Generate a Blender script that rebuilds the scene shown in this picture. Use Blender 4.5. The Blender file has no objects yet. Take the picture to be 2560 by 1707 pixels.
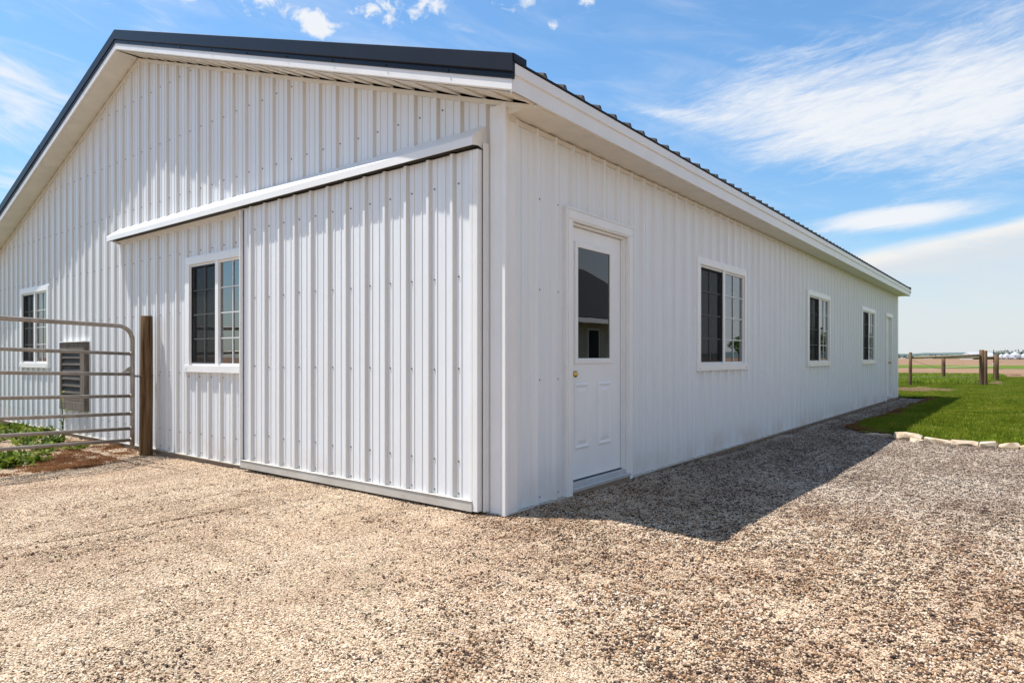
import bpy, math, random
from mathutils import Vector, Matrix
R = math.radians
random.seed(7)
sc = bpy.context.scene
COL = sc.collection
PITCH = .2315                      # rib spacing of the metal cladding
BW, BL = 10.9728, 16.4592          # barn width / length
HS = 2.6295                        # eave soffit height
HR, SL = 2.7221, .3308             # rake soffit height at the corner, roof slope
CX = -BW/2

# ------------------------------------------------------------------ helpers
class MB:
    def __init__(s): s.v=[]; s.f=[]; s.m=[]
    def add(s, vs, fs, m=0):
        n=len(s.v); s.v+= [tuple(p) for p in vs]
        for f in fs: s.f.append(tuple(i+n for i in f)); s.m.append(m)
    def box(s,x0,x1,y0,y1,z0,z1,m=0):
        s.add([(x0,y0,z0),(x1,y0,z0),(x1,y1,z0),(x0,y1,z0),(x0,y0,z1),(x1,y0,z1),(x1,y1,z1),(x0,y1,z1)],
              [(0,3,2,1),(4,5,6,7),(0,1,5,4),(1,2,6,5),(2,3,7,6),(3,0,4,7)],m)
    def mbox(s,mp,u0,u1,o0,o1,z0,z1,m=0):   # box in wall coordinates (along, out, up)
        c=[(u0,o0,z0),(u1,o0,z0),(u1,o1,z0),(u0,o1,z0),(u0,o0,z1),(u1,o0,z1),(u1,o1,z1),(u0,o1,z1)]
        s.add([mp(*p) for p in c],[(0,3,2,1),(4,5,6,7),(0,1,5,4),(1,2,6,5),(2,3,7,6),(3,0,4,7)],m)
    def quad(s,a,b,c,d,m=0): s.add([a,b,c,d],[(0,1,2,3)],m)
    def poly(s,pts,m=0): s.add(pts,[tuple(range(len(pts)))],m)
    def sweep(s,rings,m=0,closed=True,caps=True):
        n=len(rings[0]); vs=[p for r in rings for p in r]; fs=[]
        for i in range(len(rings)-1):
            for j in range(n if closed else n-1):
                k=(j+1)%n
                fs.append((i*n+j,i*n+k,(i+1)*n+k,(i+1)*n+j))
        if closed and caps:
            fs.append(tuple(range(n-1,-1,-1))); fs.append(tuple((len(rings)-1)*n+j for j in range(n)))
        s.add(vs,fs,m)
    def tube(s,pts,rad,n=10,m=0,caps=True):
        pts=[Vector(p) for p in pts]; rings=[]
        rr=rad if isinstance(rad,(list,tuple)) else [rad]*len(pts)
        up=None
        for i,p in enumerate(pts):
            t=(pts[min(i+1,len(pts)-1)]-pts[max(i-1,0)]).normalized()
            if up is None:
                up=Vector((0,0,1)) if abs(t.z)<.9 else Vector((1,0,0))
            a=t.cross(up).normalized(); b=a.cross(t).normalized(); up=b
            rings.append([tuple(p+(a*math.cos(2*math.pi*k/n)+b*math.sin(2*math.pi*k/n))*rr[i]) for k in range(n)])
        s.sweep(rings,m,True,caps)
    def lathe(s,prof,cx=0,cy=0,n=16,m=0):
        rings=[[(cx+r*math.cos(2*math.pi*k/n),cy+r*math.sin(2*math.pi*k/n),z) for k in range(n)] for r,z in prof]
        s.sweep(rings,m)
    def build(s,name,mats,parent=None,org=None,smooth=False,bevel=0,fixn=False):
        if not isinstance(mats,(list,tuple)): mats=[mats]
        if org: s.v=[(x-org[0],y-org[1],z-org[2]) for x,y,z in s.v]
        me=bpy.data.meshes.new(name); me.from_pydata(s.v,[],s.f)
        for q in mats: me.materials.append(q)
        me.polygons.foreach_set('material_index',s.m)
        if smooth: me.polygons.foreach_set('use_smooth',[True]*len(s.f))
        me.update()
        if fixn:
            import bmesh
            b=bmesh.new(); b.from_mesh(me); bmesh.ops.recalc_face_normals(b,faces=b.faces[:]); b.to_mesh(me); b.free()
        o=bpy.data.objects.new(name,me); COL.objects.link(o)
        if parent: o.parent=parent
        elif org: o.location=org
        if bevel:
            md=o.modifiers.new('b','BEVEL'); md.width=bevel; md.segments=2; md.limit_method='ANGLE'; md.angle_limit=R(40)
        return o
def tag(o,label=None,cat=None,group=None,kind=None):
    if label: o['label']=label
    if cat: o['category']=cat
    if group: o['group']=group
    if kind: o['kind']=kind
    return o
def empty(name,loc,label,cat,group=None):
    o=bpy.data.objects.new(name,None); COL.objects.link(o); o.location=loc; o.empty_display_size=.2
    return tag(o,label,cat,group)
def sst(a,b,x):
    t=min(1,max(0,(x-a)/(b-a))); return t*t*(3-2*t)
def wob(x,y,s=1.0):
    return (math.sin(x*1.7*s+y*.9*s+.5)+math.sin(x*-.8*s+y*2.1*s+1.9)+math.sin(x*3.1*s+y*2.7*s))/3
RUTS=(-1.25,-1.55,-2.15,-2.5)
def gz(x,y):                       # ground height
    g=-.018-.028*sst(1.7,3.2,y)-.025*sst(2,16,y)-.14*sst(16,30,y)-.088*sst(-2.2,-4.8,x)+(.058*math.exp(y/.30)*sst(-3.2,-4.4,x)-.016*math.exp(y/.2)*sst(-3.6,-3.0,x)*sst(.1,-.3,x) if y<0 else 0)
    g+=.012*wob(x,y)*sst(.1,.6,max(abs(x),abs(y)))
    # wheel ruts running to the sliding door
    for c in RUTS:
        d=x-c-.05*math.sin(y*1.3+c*5); k=sst(0,-.5,y)*sst(-3.6,-2.9,y)
        g-=.008*math.exp(-(d/.16)**2)*k; g+=.005*math.exp(-((d-.22)/.12)**2)*k
    if x>0 and y>1.2: g-=.022*math.exp(-x/.16)*sst(1.2,2.6,y)
    return g

# ------------------------------------------------------------------ materials
class NT:
    def __init__(s,tree): s.t=tree; s.n=tree.nodes; s.l=tree.links
    def new(s,t,**kw):
        n=s.n.new(t)
        for k,v in kw.items(): setattr(n,k,v)
        return n
    def put(s,sock,v):
        if isinstance(v,bpy.types.NodeSocket): s.l.new(v,sock)
        elif v is not None: sock.default_value=v
    def math(s,op,a,b=None,c=None,clamp=False):
        n=s.new('ShaderNodeMath',operation=op,use_clamp=clamp)
        for i,v in enumerate((a,b,c)):
            if v is not None: s.put(n.inputs[i],v)
        return n.outputs[0]
    def mix(s,f,a,b,blend='MIX'):
        n=s.new('ShaderNodeMix',data_type='RGBA',blend_type=blend)
        s.put(n.inputs[0],f); s.put(n.inputs[6],a); s.put(n.inputs[7],b); return n.outputs[2]
    def ramp(s,f,stops,interp='LINEAR'):
        n=s.new('ShaderNodeValToRGB'); r=n.color_ramp; r.interpolation=interp
        while len(r.elements)<len(stops): r.elements.new(.5)
        for e,(p,c) in zip(r.elements,stops):
            e.position=p; e.color=tuple(c)+(1,) if not isinstance(c,(int,float)) else (c,c,c,1)
        s.put(n.inputs[0],f); return n.outputs[0]
    def noise(s,vec,scale,detail=3,rough=.5,dim='3D'):
        n=s.new('ShaderNodeTexNoise',noise_dimensions=dim); s.put(n.inputs['Vector'],vec)
        n.inputs['Scale'].default_value=scale; n.inputs['Detail'].default_value=detail; n.inputs['Roughness'].default_value=rough
        return n.outputs[0]
    def vmap(s,vec,scale=(1,1,1),rot=(0,0,0),loc=(0,0,0)):
        n=s.new('ShaderNodeMapping'); s.put(n.inputs[0],vec); n.inputs[1].default_value=loc; n.inputs[2].default_value=rot; n.inputs[3].default_value=scale
        return n.outputs[0]
    def smooth(s,a,b,x):
        n=s.new('ShaderNodeMapRange',interpolation_type='SMOOTHSTEP'); s.put(n.inputs[0],x); n.inputs[1].default_value=a; n.inputs[2].default_value=b
        return n.outputs[0]
def C4(c): return tuple(c)+(1,)
def mat(name,col,rough=.5,metal=0,spec=.5):
    m=bpy.data.materials.new(name); m.use_nodes=True; t=NT(m.node_tree); p=t.n['Principled BSDF']
    p.inputs['Base Color'].default_value=C4(col); p.inputs['Roughness'].default_value=rough
    p.inputs['Metallic'].default_value=metal; p.inputs['Specular IOR Level'].default_value=spec
    return m,t,p
def pos(t): return t.new('ShaderNodeNewGeometry').outputs['Position']
def bump(t,p,h,strength,dist):
    b=t.new('ShaderNodeBump'); t.put(b.inputs['Height'],h); b.inputs['Strength'].default_value=strength; b.inputs['Distance'].default_value=dist
    t.l.new(b.outputs[0],p.inputs['Normal'])
def noisy(name,c1,c2,scale,rough=.6,bs=0,bd=.01,stretch=(1,1,1),metal=0,spec=.4,detail=5):
    m,t,p=mat(name,c1,rough,metal,spec); v=t.vmap(pos(t),stretch)
    n=t.noise(v,scale,detail,.6)
    t.put(p.inputs['Base Color'],t.ramp(n,[(.3,c1),(.7,c2)]))
    if bs: bump(t,p,n,bs,bd)
    return m

def steel_mat():
    m,t,p=mat('white_painted_steel',(.78,.79,.80),.38,0,.5)
    P=pos(t); x=t.new('ShaderNodeSeparateXYZ'); t.put(x.inputs[0],P)
    u=t.math('ADD',x.outputs[0],x.outputs[1]); c=t.new('ShaderNodeCombineXYZ')
    t.put(c.inputs[0],t.math('MULTIPLY',u,70.0)); t.put(c.inputs[2],t.math('MULTIPLY',x.outputs[2],.25))
    fine=t.noise(c.outputs[0],1.0,2,.6)
    c2=t.new('ShaderNodeCombineXYZ'); t.put(c2.inputs[0],t.math('MULTIPLY',u,14.0)); t.put(c2.inputs[2],t.math('MULTIPLY',x.outputs[2],.5))
    wide=t.noise(c2.outputs[0],1.0,4,.6)
    blot=t.noise(P,1.3,4,.6)
    col=t.mix(t.ramp(fine,[(.35,0),(.75,1)]),C4((.765,.79,.82)),C4((.69,.715,.745)))
    col=t.mix(t.math('MULTIPLY',t.ramp(wide,[(.5,0),(.8,1)]),.35),col,C4((.66,.64,.61)))
    # splashed soil low on the sheets, broken up by noise
    low=t.math('MULTIPLY',t.smooth(.30,.0,x.outputs[2]),t.ramp(blot,[(.4,0),(.7,1)]))
    col=t.mix(t.math('MULTIPLY',low,.6),col,C4((.50,.42,.34)))
    t.put(p.inputs['Base Color'],col)
    t.put(p.inputs['Roughness'],t.ramp(blot,[(.3,.30),(.7,.46)]))
    h=t.math('ADD',t.math('MULTIPLY',fine,.5),t.math('MULTIPLY',t.noise(P,2.2,2),3.2))
    bump(t,p,h,.25,.004)
    return m
M={}
M['steel']=steel_mat()
M['shade_grime']=noisy('shaded_grimy_steel',(.64,.63,.61),(.56,.545,.52),3,.55,0,0,(3,3,.25))  # rib flank shade put into the colour, with some brown grime
M['dtrim']=noisy('soiled_trim',(.56,.54,.50),(.44,.41,.36),4,.5,.05,.003)
M['trim']=noisy('white_trim',(.80,.80,.80),(.74,.74,.735),3,.35,.05,.003)
M['soffit']=noisy('cream_soffit',(.72,.69,.63),(.64,.61,.56),5,.5,.1,.003)
M['dark']=noisy('dark_roof_metal',(.006,.0065,.013),(.009,.010,.018),6,.42,.03,.002,(1,1,1),0,.25)
M['roofsheet']=noisy('roof_sheet',(.035,.035,.042),(.028,.028,.033),4,.75,0,0,(1,1,1),0,.15)
M['ribend']=noisy('rib_closure_foam',(.15,.145,.14),(.10,.095,.09),20,.8)
M['screw']=mat('screw_head',(.16,.15,.15),.5,.6)[0]
M['board']=noisy('skirt_board_wood',(.30,.23,.16),(.19,.14,.10),6,.8,.4,.004,(1,1,9))
M['vinyl']=noisy('white_vinyl',(.82,.82,.82),(.78,.78,.775),4,.3)
M['muntin']=mat('grey_white_muntin',(.62,.63,.64),.4)[0]
M['black']=mat('black_gasket_shade',(.015,.015,.016),.7)[0]
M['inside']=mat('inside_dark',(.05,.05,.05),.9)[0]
M['curtain']=noisy('gauze_curtain',(.16,.15,.15),(.09,.085,.085),7,.9,0,0,(6,6,.5))
M['brass']=mat('brass',(.62,.43,.13),.25,1)[0]
M['alu']=noisy('grey_aluminium_sill',(.60,.61,.63),(.50,.51,.53),12,.4,0,0,(1,1,1),.5)
M['oldwood']=noisy('weathered_grey_wood',(.20,.165,.13),(.085,.065,.05),5,.85,.5,.006,(4,4,.6))
M['louver']=noisy('weathered_dark_louver',(.085,.07,.055),(.035,.03,.025),6,.8,.4,.004,(.5,4,4))
M['galv']=noisy('galvanised_tube',(.34,.305,.27),(.23,.20,.175),9,.42,.1,.002,(1,1,1),.55)
M['chain']=mat('rusty_chain',(.10,.065,.045),.6,.7)[0]
def door_mat():
    m,t,p=mat('white_door_paint',(.80,.81,.825),.32)
    n=t.noise(pos(t),4,3); t.put(p.inputs['Base Color'],t.ramp(n,[(.3,(.78,.79,.81)),(.7,(.82,.83,.84))])); return m
M['door']=door_mat()
def glass_mat(name,tint,ior):
    m=bpy.data.materials.new(name); m.use_nodes=True; t=NT(m.node_tree); t.n.remove(t.n['Principled BSDF'])
    tr=t.new('ShaderNodeBsdfTransparent'); tr.inputs[0].default_value=C4(tint)
    gl=t.new('ShaderNodeBsdfGlossy'); gl.inputs['Color'].default_value=(.93,.95,.97,1); gl.inputs['Roughness'].default_value=.0
    n=t.noise(pos(t),1.6,2); b=t.new('ShaderNodeBump'); t.put(b.inputs['Height'],n); b.inputs['Strength'].default_value=.06; b.inputs['Distance'].default_value=.01
    t.l.new(b.outputs[0],gl.inputs['Normal'])
    fr=t.new('ShaderNodeFresnel'); fr.inputs[0].default_value=ior
    mx=t.new('ShaderNodeMixShader'); t.l.new(fr.outputs[0],mx.inputs[0]); t.l.new(tr.outputs[0],mx.inputs[1]); t.l.new(gl.outputs[0],mx.inputs[2])
    t.l.new(mx.outputs[0],t.n['Material Output'].inputs[0]); return m
M['glass']=glass_mat('double_glazing',(.40,.42,.43),3.1)
M['doorglass']=glass_mat('door_glazing',(.30,.31,.32),1.75)
def screen_mat():
    m=bpy.data.materials.new('insect_screen'); m.use_nodes=True; t=NT(m.node_tree); p=t.n['Principled BSDF']
    p.inputs['Base Color'].default_value=(.018,.018,.019,1); p.inputs['Roughness'].default_value=.8; p.inputs['Specular IOR Level'].default_value=.1
    tr=t.new('ShaderNodeBsdfTransparent'); mx=t.new('ShaderNodeMixShader'); mx.inputs[0].default_value=.62
    t.l.new(tr.outputs[0],mx.inputs[1]); t.l.new(p.outputs[0],mx.inputs[2]); t.l.new(mx.outputs[0],t.n['Material Output'].inputs[0]); return m
M['screen']=screen_mat()
def post_mat(name,a,b,c):
    m,t,p=mat(name,a,.85,0,.2); P=pos(t)
    g=t.noise(t.vmap(P,(22,22,1.4)),1.0,6,.65); k=t.noise(t.vmap(P,(6,6,3)),1.0,3)
    col=t.ramp(g,[(.3,a),(.55,b),(.75,c)])
    col=t.mix(t.ramp(k,[(.62,0),(.7,.8)]),col,C4((.05,.028,.015)))
    ck=t.ramp(t.noise(t.vmap(P,(45,45,1.1)),1.0,4,.6),[(.34,.85),(.42,0)])
    col=t.mix(ck,col,C4((.02,.012,.008)))
    t.put(p.inputs['Base Color'],col); bump(t,p,t.math('SUBTRACT',g,ck),.8,.008); return m
M['post']=post_mat('treated_post_wood',(.055,.032,.017),(.15,.085,.038),(.20,.145,.085))
M['rail']=post_mat('sun_bleached_rail',(.22,.165,.11),(.33,.27,.19),(.44,.38,.30))
M['fpost']=post_mat('weathered_fence_post',(.085,.05,.03),(.16,.095,.055),(.24,.18,.12))

# gravel: colour by stone, tinted by wide patches over the yard
def patch(t,P):
    a=t.noise(P,.55,4,.6); b=t.noise(t.vmap(P,(1,1,1),(0,0,0),(9,4,2)),1.6,4,.65)
    return a,b
def stone_mat(name,stops,dark,drift):
    m,t,p=mat(name,(.4,.33,.25),.75,0,.25)
    at=t.new('ShaderNodeAttribute',attribute_name='rnd'); P=pos(t)
    a,b=patch(t,P)
    f=t.math('ADD',at.outputs['Fac'],t.math('MULTIPLY',t.math('SUBTRACT',b,.5),.35),None,True)
    col=t.ramp(f,stops)
    col=t.mix(t.ramp(a,[(.42,0),(.62,.4)]),col,C4(dark),'MULTIPLY')
    dr=t.noise(t.vmap(P,(1,.55,1),(0,0,.5),(3,8,1)),2.3,5,.7)
    col=t.mix(t.ramp(dr,[(.44,0),(.66,drift)]),col,C4((.50,.385,.31)),'MULTIPLY')
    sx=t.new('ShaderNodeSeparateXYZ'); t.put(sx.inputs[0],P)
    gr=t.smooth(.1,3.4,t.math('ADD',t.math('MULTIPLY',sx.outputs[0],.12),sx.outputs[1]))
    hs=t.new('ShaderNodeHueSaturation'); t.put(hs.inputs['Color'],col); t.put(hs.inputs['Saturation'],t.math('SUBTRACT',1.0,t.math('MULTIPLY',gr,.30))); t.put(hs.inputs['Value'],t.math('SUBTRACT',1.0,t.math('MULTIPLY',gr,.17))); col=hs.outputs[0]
    n=t.noise(P,260,2); col=t.mix(.22,col,t.ramp(n,[(.3,(.35,.33,.3)),(.7,(1,1,1))]),'MULTIPLY')
    t.put(p.inputs['Base Color'],col); return m
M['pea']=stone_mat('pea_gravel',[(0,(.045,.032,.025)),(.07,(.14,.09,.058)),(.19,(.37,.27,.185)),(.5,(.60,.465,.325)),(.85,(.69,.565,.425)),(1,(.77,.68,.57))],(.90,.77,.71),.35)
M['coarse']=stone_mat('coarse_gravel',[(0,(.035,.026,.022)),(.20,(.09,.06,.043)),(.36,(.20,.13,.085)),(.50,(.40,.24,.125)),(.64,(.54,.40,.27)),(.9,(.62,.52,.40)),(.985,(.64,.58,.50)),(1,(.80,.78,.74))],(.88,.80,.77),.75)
def yard_mat():
    m,t,p=mat('gravel_bed',(.36,.29,.21),.9,0,.15); P=pos(t); a,b=patch(t,P)
    v=t.new('ShaderNodeTexVoronoi'); t.put(v.inputs['Vector'],P); v.inputs['Scale'].default_value=120
    s=t.new('ShaderNodeSeparateColor'); t.l.new(v.outputs['Color'],s.inputs[0])
    col=t.ramp(t.math('ADD',s.outputs[0],t.math('MULTIPLY',t.math('SUBTRACT',b,.5),.4)),[(.0,(.06,.043,.03)),(.2,(.18,.135,.09)),(.6,(.34,.27,.19)),(1,(.46,.39,.29))])
    col=t.mix(t.ramp(a,[(.42,0),(.62,.35)]),col,C4((.75,.66,.6)),'MULTIPLY')
    # rusty needle litter beside the gate post
    x=t.new('ShaderNodeSeparateXYZ'); t.put(x.inputs[0],P)
    d=t.math('ADD',t.math('MULTIPLY',t.math('ADD',x.outputs[0],5.5),.28),t.math('ADD',x.outputs[1],.62))
    w=t.math('MULTIPLY',t.smooth(.75,.15,t.math('ABSOLUTE',d)),t.smooth(-4.75,-5.0,x.outputs[0]))
    w=t.math('MULTIPLY',w,t.ramp(t.noise(P,7,4,.7),[(.4,.0),(.62,.75)]))
    col=t.mix(w,col,C4((.25,.095,.035)))
    t.put(p.inputs['Base Color'],col)
    bump(t,p,t.math('SUBTRACT',1.0,v.outputs['Distance']),.9,.006); return m
M['yard']=yard_mat()
def grass_mat(name,stops,tip=.0):
    m,t,p=mat(name,(.06,.12,.02),.6,0,.2); P=pos(t)
    at=t.new('ShaderNodeAttribute',attribute_name='rnd')
    f=t.math('ADD',t.math('MULTIPLY',at.outputs['Fac'],.5),t.math('MULTIPLY',t.math('SUBTRACT',t.noise(P,1.1,5,.75),.33),1.6))
    t.put(p.inputs['Base Color'],t.ramp(f,stops))
    p.inputs['Subsurface Weight'].default_value=0
    tr=t.new('ShaderNodeBsdfTranslucent'); t.put(tr.inputs[0],t.ramp(f,stops)); mx=t.new('ShaderNodeMixShader'); mx.inputs[0].default_value=.3
    t.l.new(p.outputs[0],mx.inputs[1]); t.l.new(tr.outputs[0],mx.inputs[2]); t.l.new(mx.outputs[0],t.n['Material Output'].inputs[0]); return m
M['grass']=grass_mat('lawn_blades',[(.12,(.055,.095,.006)),(.45,(.13,.182,.009)),(.74,(.23,.26,.02)),(.95,(.42,.36,.10))])
M['tall']=grass_mat('rough_grass_blades',[(.12,(.06,.10,.008)),(.45,(.13,.20,.012)),(.72,(.22,.27,.02)),(.95,(.36,.32,.10))])
M['weed']=grass_mat('weed_leaves',[(.15,(.03,.055,.010)),(.5,(.085,.14,.014)),(.78,(.21,.25,.03)),(1,(.34,.28,.09))])
M['litter']=grass_mat('dead_grass',[(.15,(.10,.04,.016)),(.5,(.22,.095,.035)),(.85,(.33,.18,.075)),(1,(.45,.32,.17))])
M['straw']=grass_mat('straw',[(.15,(.16,.095,.055)),(.5,(.32,.20,.12)),(.85,(.46,.33,.22)),(1,(.55,.43,.3))])
def lawn_ground():
    m,t,p=mat('lawn_soil',(.06,.1,.02),.95,0,.1); P=pos(t); x=t.new('ShaderNodeSeparateXYZ'); t.put(x.inputs[0],P)
    n=t.noise(P,1.2,5,.65); n2=t.noise(P,30,4,.7)
    col=t.ramp(t.math('ADD',t.math('MULTIPLY',n,.6),t.math('MULTIPLY',n2,.4)),[(.3,(.055,.095,.010)),(.5,(.11,.165,.014)),(.72,(.2,.22,.035))])
    t.put(p.inputs['Base Color'],col); bump(t,p,n2,.8,.03); return m
M['lawn']=lawn_ground()
def field_mat(name,c1,c2,c3,sc1):
    m,t,p=mat(name,c1,.95,0,.1); P=pos(t)
    a=t.noise(t.vmap(P,(.06,.25,1)),sc1,6,.7); b=t.noise(t.vmap(P,(.8,2.0,1)),1.3,5,.7)
    t.put(p.inputs['Base Color'],t.ramp(t.math('ADD',t.math('MULTIPLY',a,.5),t.math('MULTIPLY',b,.5)),[(.32,c1),(.5,c2),(.68,c3)])); return m
M['soil']=field_mat('bare_field',(.115,.070,.042),(.21,.132,.082),(.31,.215,.135),1)
M['strip']=field_mat('green_strip',(.05,.085,.010),(.085,.13,.015),(.13,.15,.03),1)
M['limestone']=noisy('pale_limestone',(.58,.52,.42),(.28,.19,.11),7,.85,.6,.012,(1,1,1.6))
M['wood_far']=noisy('distant_foliage',(.055,.085,.055),(.09,.125,.075),.12,.9)  # greyed green, slight distance haze put into the colour
M['hill']=noisy('distant_hill',(.055,.085,.085),(.075,.11,.11),.01,.95)  # bluish distance haze put into the colour
M['bin']=noisy('galvanised_bin',(.46,.47,.50),(.40,.41,.44),.6,.5,0,0,(1,1,3),.2)
M['shed']=noisy('pale_shed',(.50,.50,.49),(.44,.43,.42),.2,.6)
M['leafA']=noisy('tree_leaves',(.05,.10,.02),(.09,.15,.03),2,.7)
M['bark']=noisy('bark',(.12,.085,.055),(.07,.05,.035),8,.9,.5,.01)
M['shingle']=noisy('dark_shingles',(.035,.035,.04),(.06,.058,.06),5,.9,.4,.01,(1,1,6))
M['cream']=noisy('cream_siding',(.62,.56,.44),(.56,.50,.40),2,.7)

# ------------------------------------------------------------------ barn
GM=lambda u,o,z:(u,-o,z)           # gable wall (faces -y)
SM=lambda u,o,z:(o,u,z)            # long wall (faces +x)
barn=empty('barn',(0,0,0),'long white metal barn with ribbed walls, cream soffits and dark roof edge','barn')
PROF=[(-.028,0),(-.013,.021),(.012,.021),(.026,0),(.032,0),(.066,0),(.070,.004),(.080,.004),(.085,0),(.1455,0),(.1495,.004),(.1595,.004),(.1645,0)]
SHADE_GRIMY=((.012,.030),(.080,.085),(.1595,.1645))  # right rib flanks: painted darker to deepen their shade, partly brown grime
def panel(mp,u0,u1,phase,zb,ztop,holes=(),extra=(),dep=1.0,base=0.0,shade_grime=0):
    """ribbed sheet; ztop(u); rib centres at phase + k*PITCH; holes (ua,ub,za,zb)"""
    pts=[]
    k=math.floor((u0-phase)/PITCH)-1
    while phase+k*PITCH<u1+PITCH:
        for a,b in PROF: pts.append((phase+k*PITCH+a,b*dep))
        k+=1
    def h(u):
        for (a,b),(c,d) in zip(pts,pts[1:]):
            if a<=u<=c: return b+(d-b)*(u-a)/(c-a)
        return 0
    us=sorted(set([u0,u1]+[p[0] for p in pts if u0<p[0]<u1]+[x for q in holes for x in q[:2] if u0<x<u1]+[x for x in extra if u0<x<u1]))
    out=MB()
    for a,b in zip(us,us[1:]):
        if b-a<1e-6: continue
        mid=(a+b)/2; segs=[(zb,None)]
        for ua,ub,za,zc in holes:
            if ua<mid<ub: segs=[(zb,za),(zc,None)]
        ha,hb=h(a)+base,h(b)+base; q_=(mid-phase)%PITCH; gm=shade_grime if any(x0<q_<x1 for x0,x1 in SHADE_GRIMY) else 0
        for s0,s1 in segs:
            t0=s1 if s1 is not None else ztop(a); t1=s1 if s1 is not None else ztop(b)
            out.quad(mp(a,ha,s0),mp(b,hb,s0),mp(b,hb,t1),mp(a,ha,t0),gm)
    return out,h
def screw(mb,mp,u,o,z,r=.0064,m=1):
    n=6; a=[mp(u+r*math.cos(k*math.pi/3),o,z+r*math.sin(k*math.pi/3)) for k in range(n)]
    b=[mp(u+r*.8*math.cos(k*math.pi/3),o+.007,z+r*.8*math.sin(k*math.pi/3)) for k in range(n)]
    mb.sweep([a,b],m)
zg=lambda u: HR+SL*(-u) if u>CX else HR+SL*(u+BW)       # top of the gable sheet (under the rake)
GPH=-3.171+.0                                          # rib phase on the gable
GW=[(-4.333,-3.085,.877,2.075),(-9.70,-8.45,.877,2.08)]
SWIN=[(3.142,4.655),(7.475,8.955),(11.70,13.21)]
inset=.03
gh=[(a+inset,b-inset,c+inset,d-inset) for a,b,c,d in GW]+[(-7.90,-7.04,.34,1.21)]
mb,hh=panel(GM,-BW,-.03,GPH,0,zg,gh,(CX,),shade_grime=2)
rowz=[1.511+.639*k for k in (-2,-1,0,1,2,3,4)]
for z in rowz+[.035]:
    k=math.floor((-BW-GPH)/PITCH)
    while GPH+k*PITCH<-.1:
        u=GPH+k*PITCH+.052+random.uniform(-.006,.006)
        if -BW+.1<u and z<zg(u)-.06 and not any(a-.06<u<b+.06 and c-.04<z<d+.04 for a,b,c,d in GW+[(-7.9,-7,.3,1.25)]):
            screw(mb,GM,u,0,z+random.uniform(-.006,.006))
        k+=1
for u in (-5.0,-4.75,-4.3,-4.07,-3.83,-3.6):          # screws under and over the window
    screw(mb,GM,u,.001,.83)
mb.build('gable_wall',[M['steel'],M['screw'],M['shade_grime']],barn)
SPH=.338
holes=[(a+inset,b-inset,.888+inset,2.077-inset) for a,b in SWIN]+[(.775,1.665,-.2,2.08),(14.66,15.53,-.2,2.06)]
mb,hs=panel(SM,.03,BL-.03,SPH,0,lambda u:HS,holes,(),1.25)
for z in (.045,.872,1.511,2.15):
    for k in range(0,72):
        u=SPH+k*PITCH+.05
        if any(a-.05<u<b+.05 and c-.05<z<d+.05 for a,b,c,d in [(q[0],q[1],.888,2.077) for q in SWIN]+[(.7,1.74,-1,2.14),(14.6,15.6,-1,2.14)]): continue
        if k<2 or (k%4==1 and z<.1) : screw(mb,SM,u,0,z,.006)
for v in (2.63,6.87,11.1,):                             # sheet laps
    mb.mbox(SM,v,v+.004,.0005,.004,.002,HS-.03,0)
mb.build('side_wall',[M['steel'],M['screw']],barn)
mb,_=panel(lambda u,o,z:(u,BL+o,z),-BW,-.03,GPH,0,zg,(),(CX,)); mb.build('rear_wall',M['steel'],barn)
mb,_=panel(lambda u,o,z:(-BW-o,u,z),.03,BL-.03,.2,0,lambda u:HS); mb.build('far_side_wall',M['steel'],barn)
mb=MB(); mb.box(-BW+.1,-.1,.1,BL-.1,-.03,.02); mb.build('barn_floor',M['inside'],barn)
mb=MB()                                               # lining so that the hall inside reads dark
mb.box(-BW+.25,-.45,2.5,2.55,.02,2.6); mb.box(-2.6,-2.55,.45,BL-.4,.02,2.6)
mb.build('dark_lining',M['inside'],barn)
# skirt boards and base flashing
mb=MB(); mb.mbox(GM,-BW,.008,-.03,.008,-.22,-.012); mb.mbox(SM,0,BL,-.03,.008,-.22,-.012); mb.build('skirt_board',M['board'],barn)
mb=MB(); mb.mbox(GM,-BW,.026,0,.026,-.011,-.002); mb.mbox(SM,.0,.742,0,.026,-.011,-.002); mb.mbox(SM,1.735,14.60,0,.026,-.011,-.002); mb.mbox(SM,15.58,BL,0,.026,-.011,-.002)
mb.build('base_flashing',M['dtrim'],barn)
# corner trims
def corner_trim(cx,cy,sx,sy,z1):
    mb=MB()
    pts=[(-.115,-.004),(-.108,-.021),(-.024,-.021),(-.006,-.027),(.022,-.027),(.027,-.022),(.027,.006),(.021,.024),(.021,.108),(.004,.115)]
    ring=[(cx+sx*a,cy+sy*b) for a,b in pts]
    mb.sweep([[(x,y,-.012) for x,y in ring],[(x,y,z1) for x,y in ring]],0,False)
    return mb.build('corner_trim',M['trim'],barn,fixn=False)
corner_trim(0,0,1,1,HR-.02); corner_trim(0,BL,1,-1,HR-.02)
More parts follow.
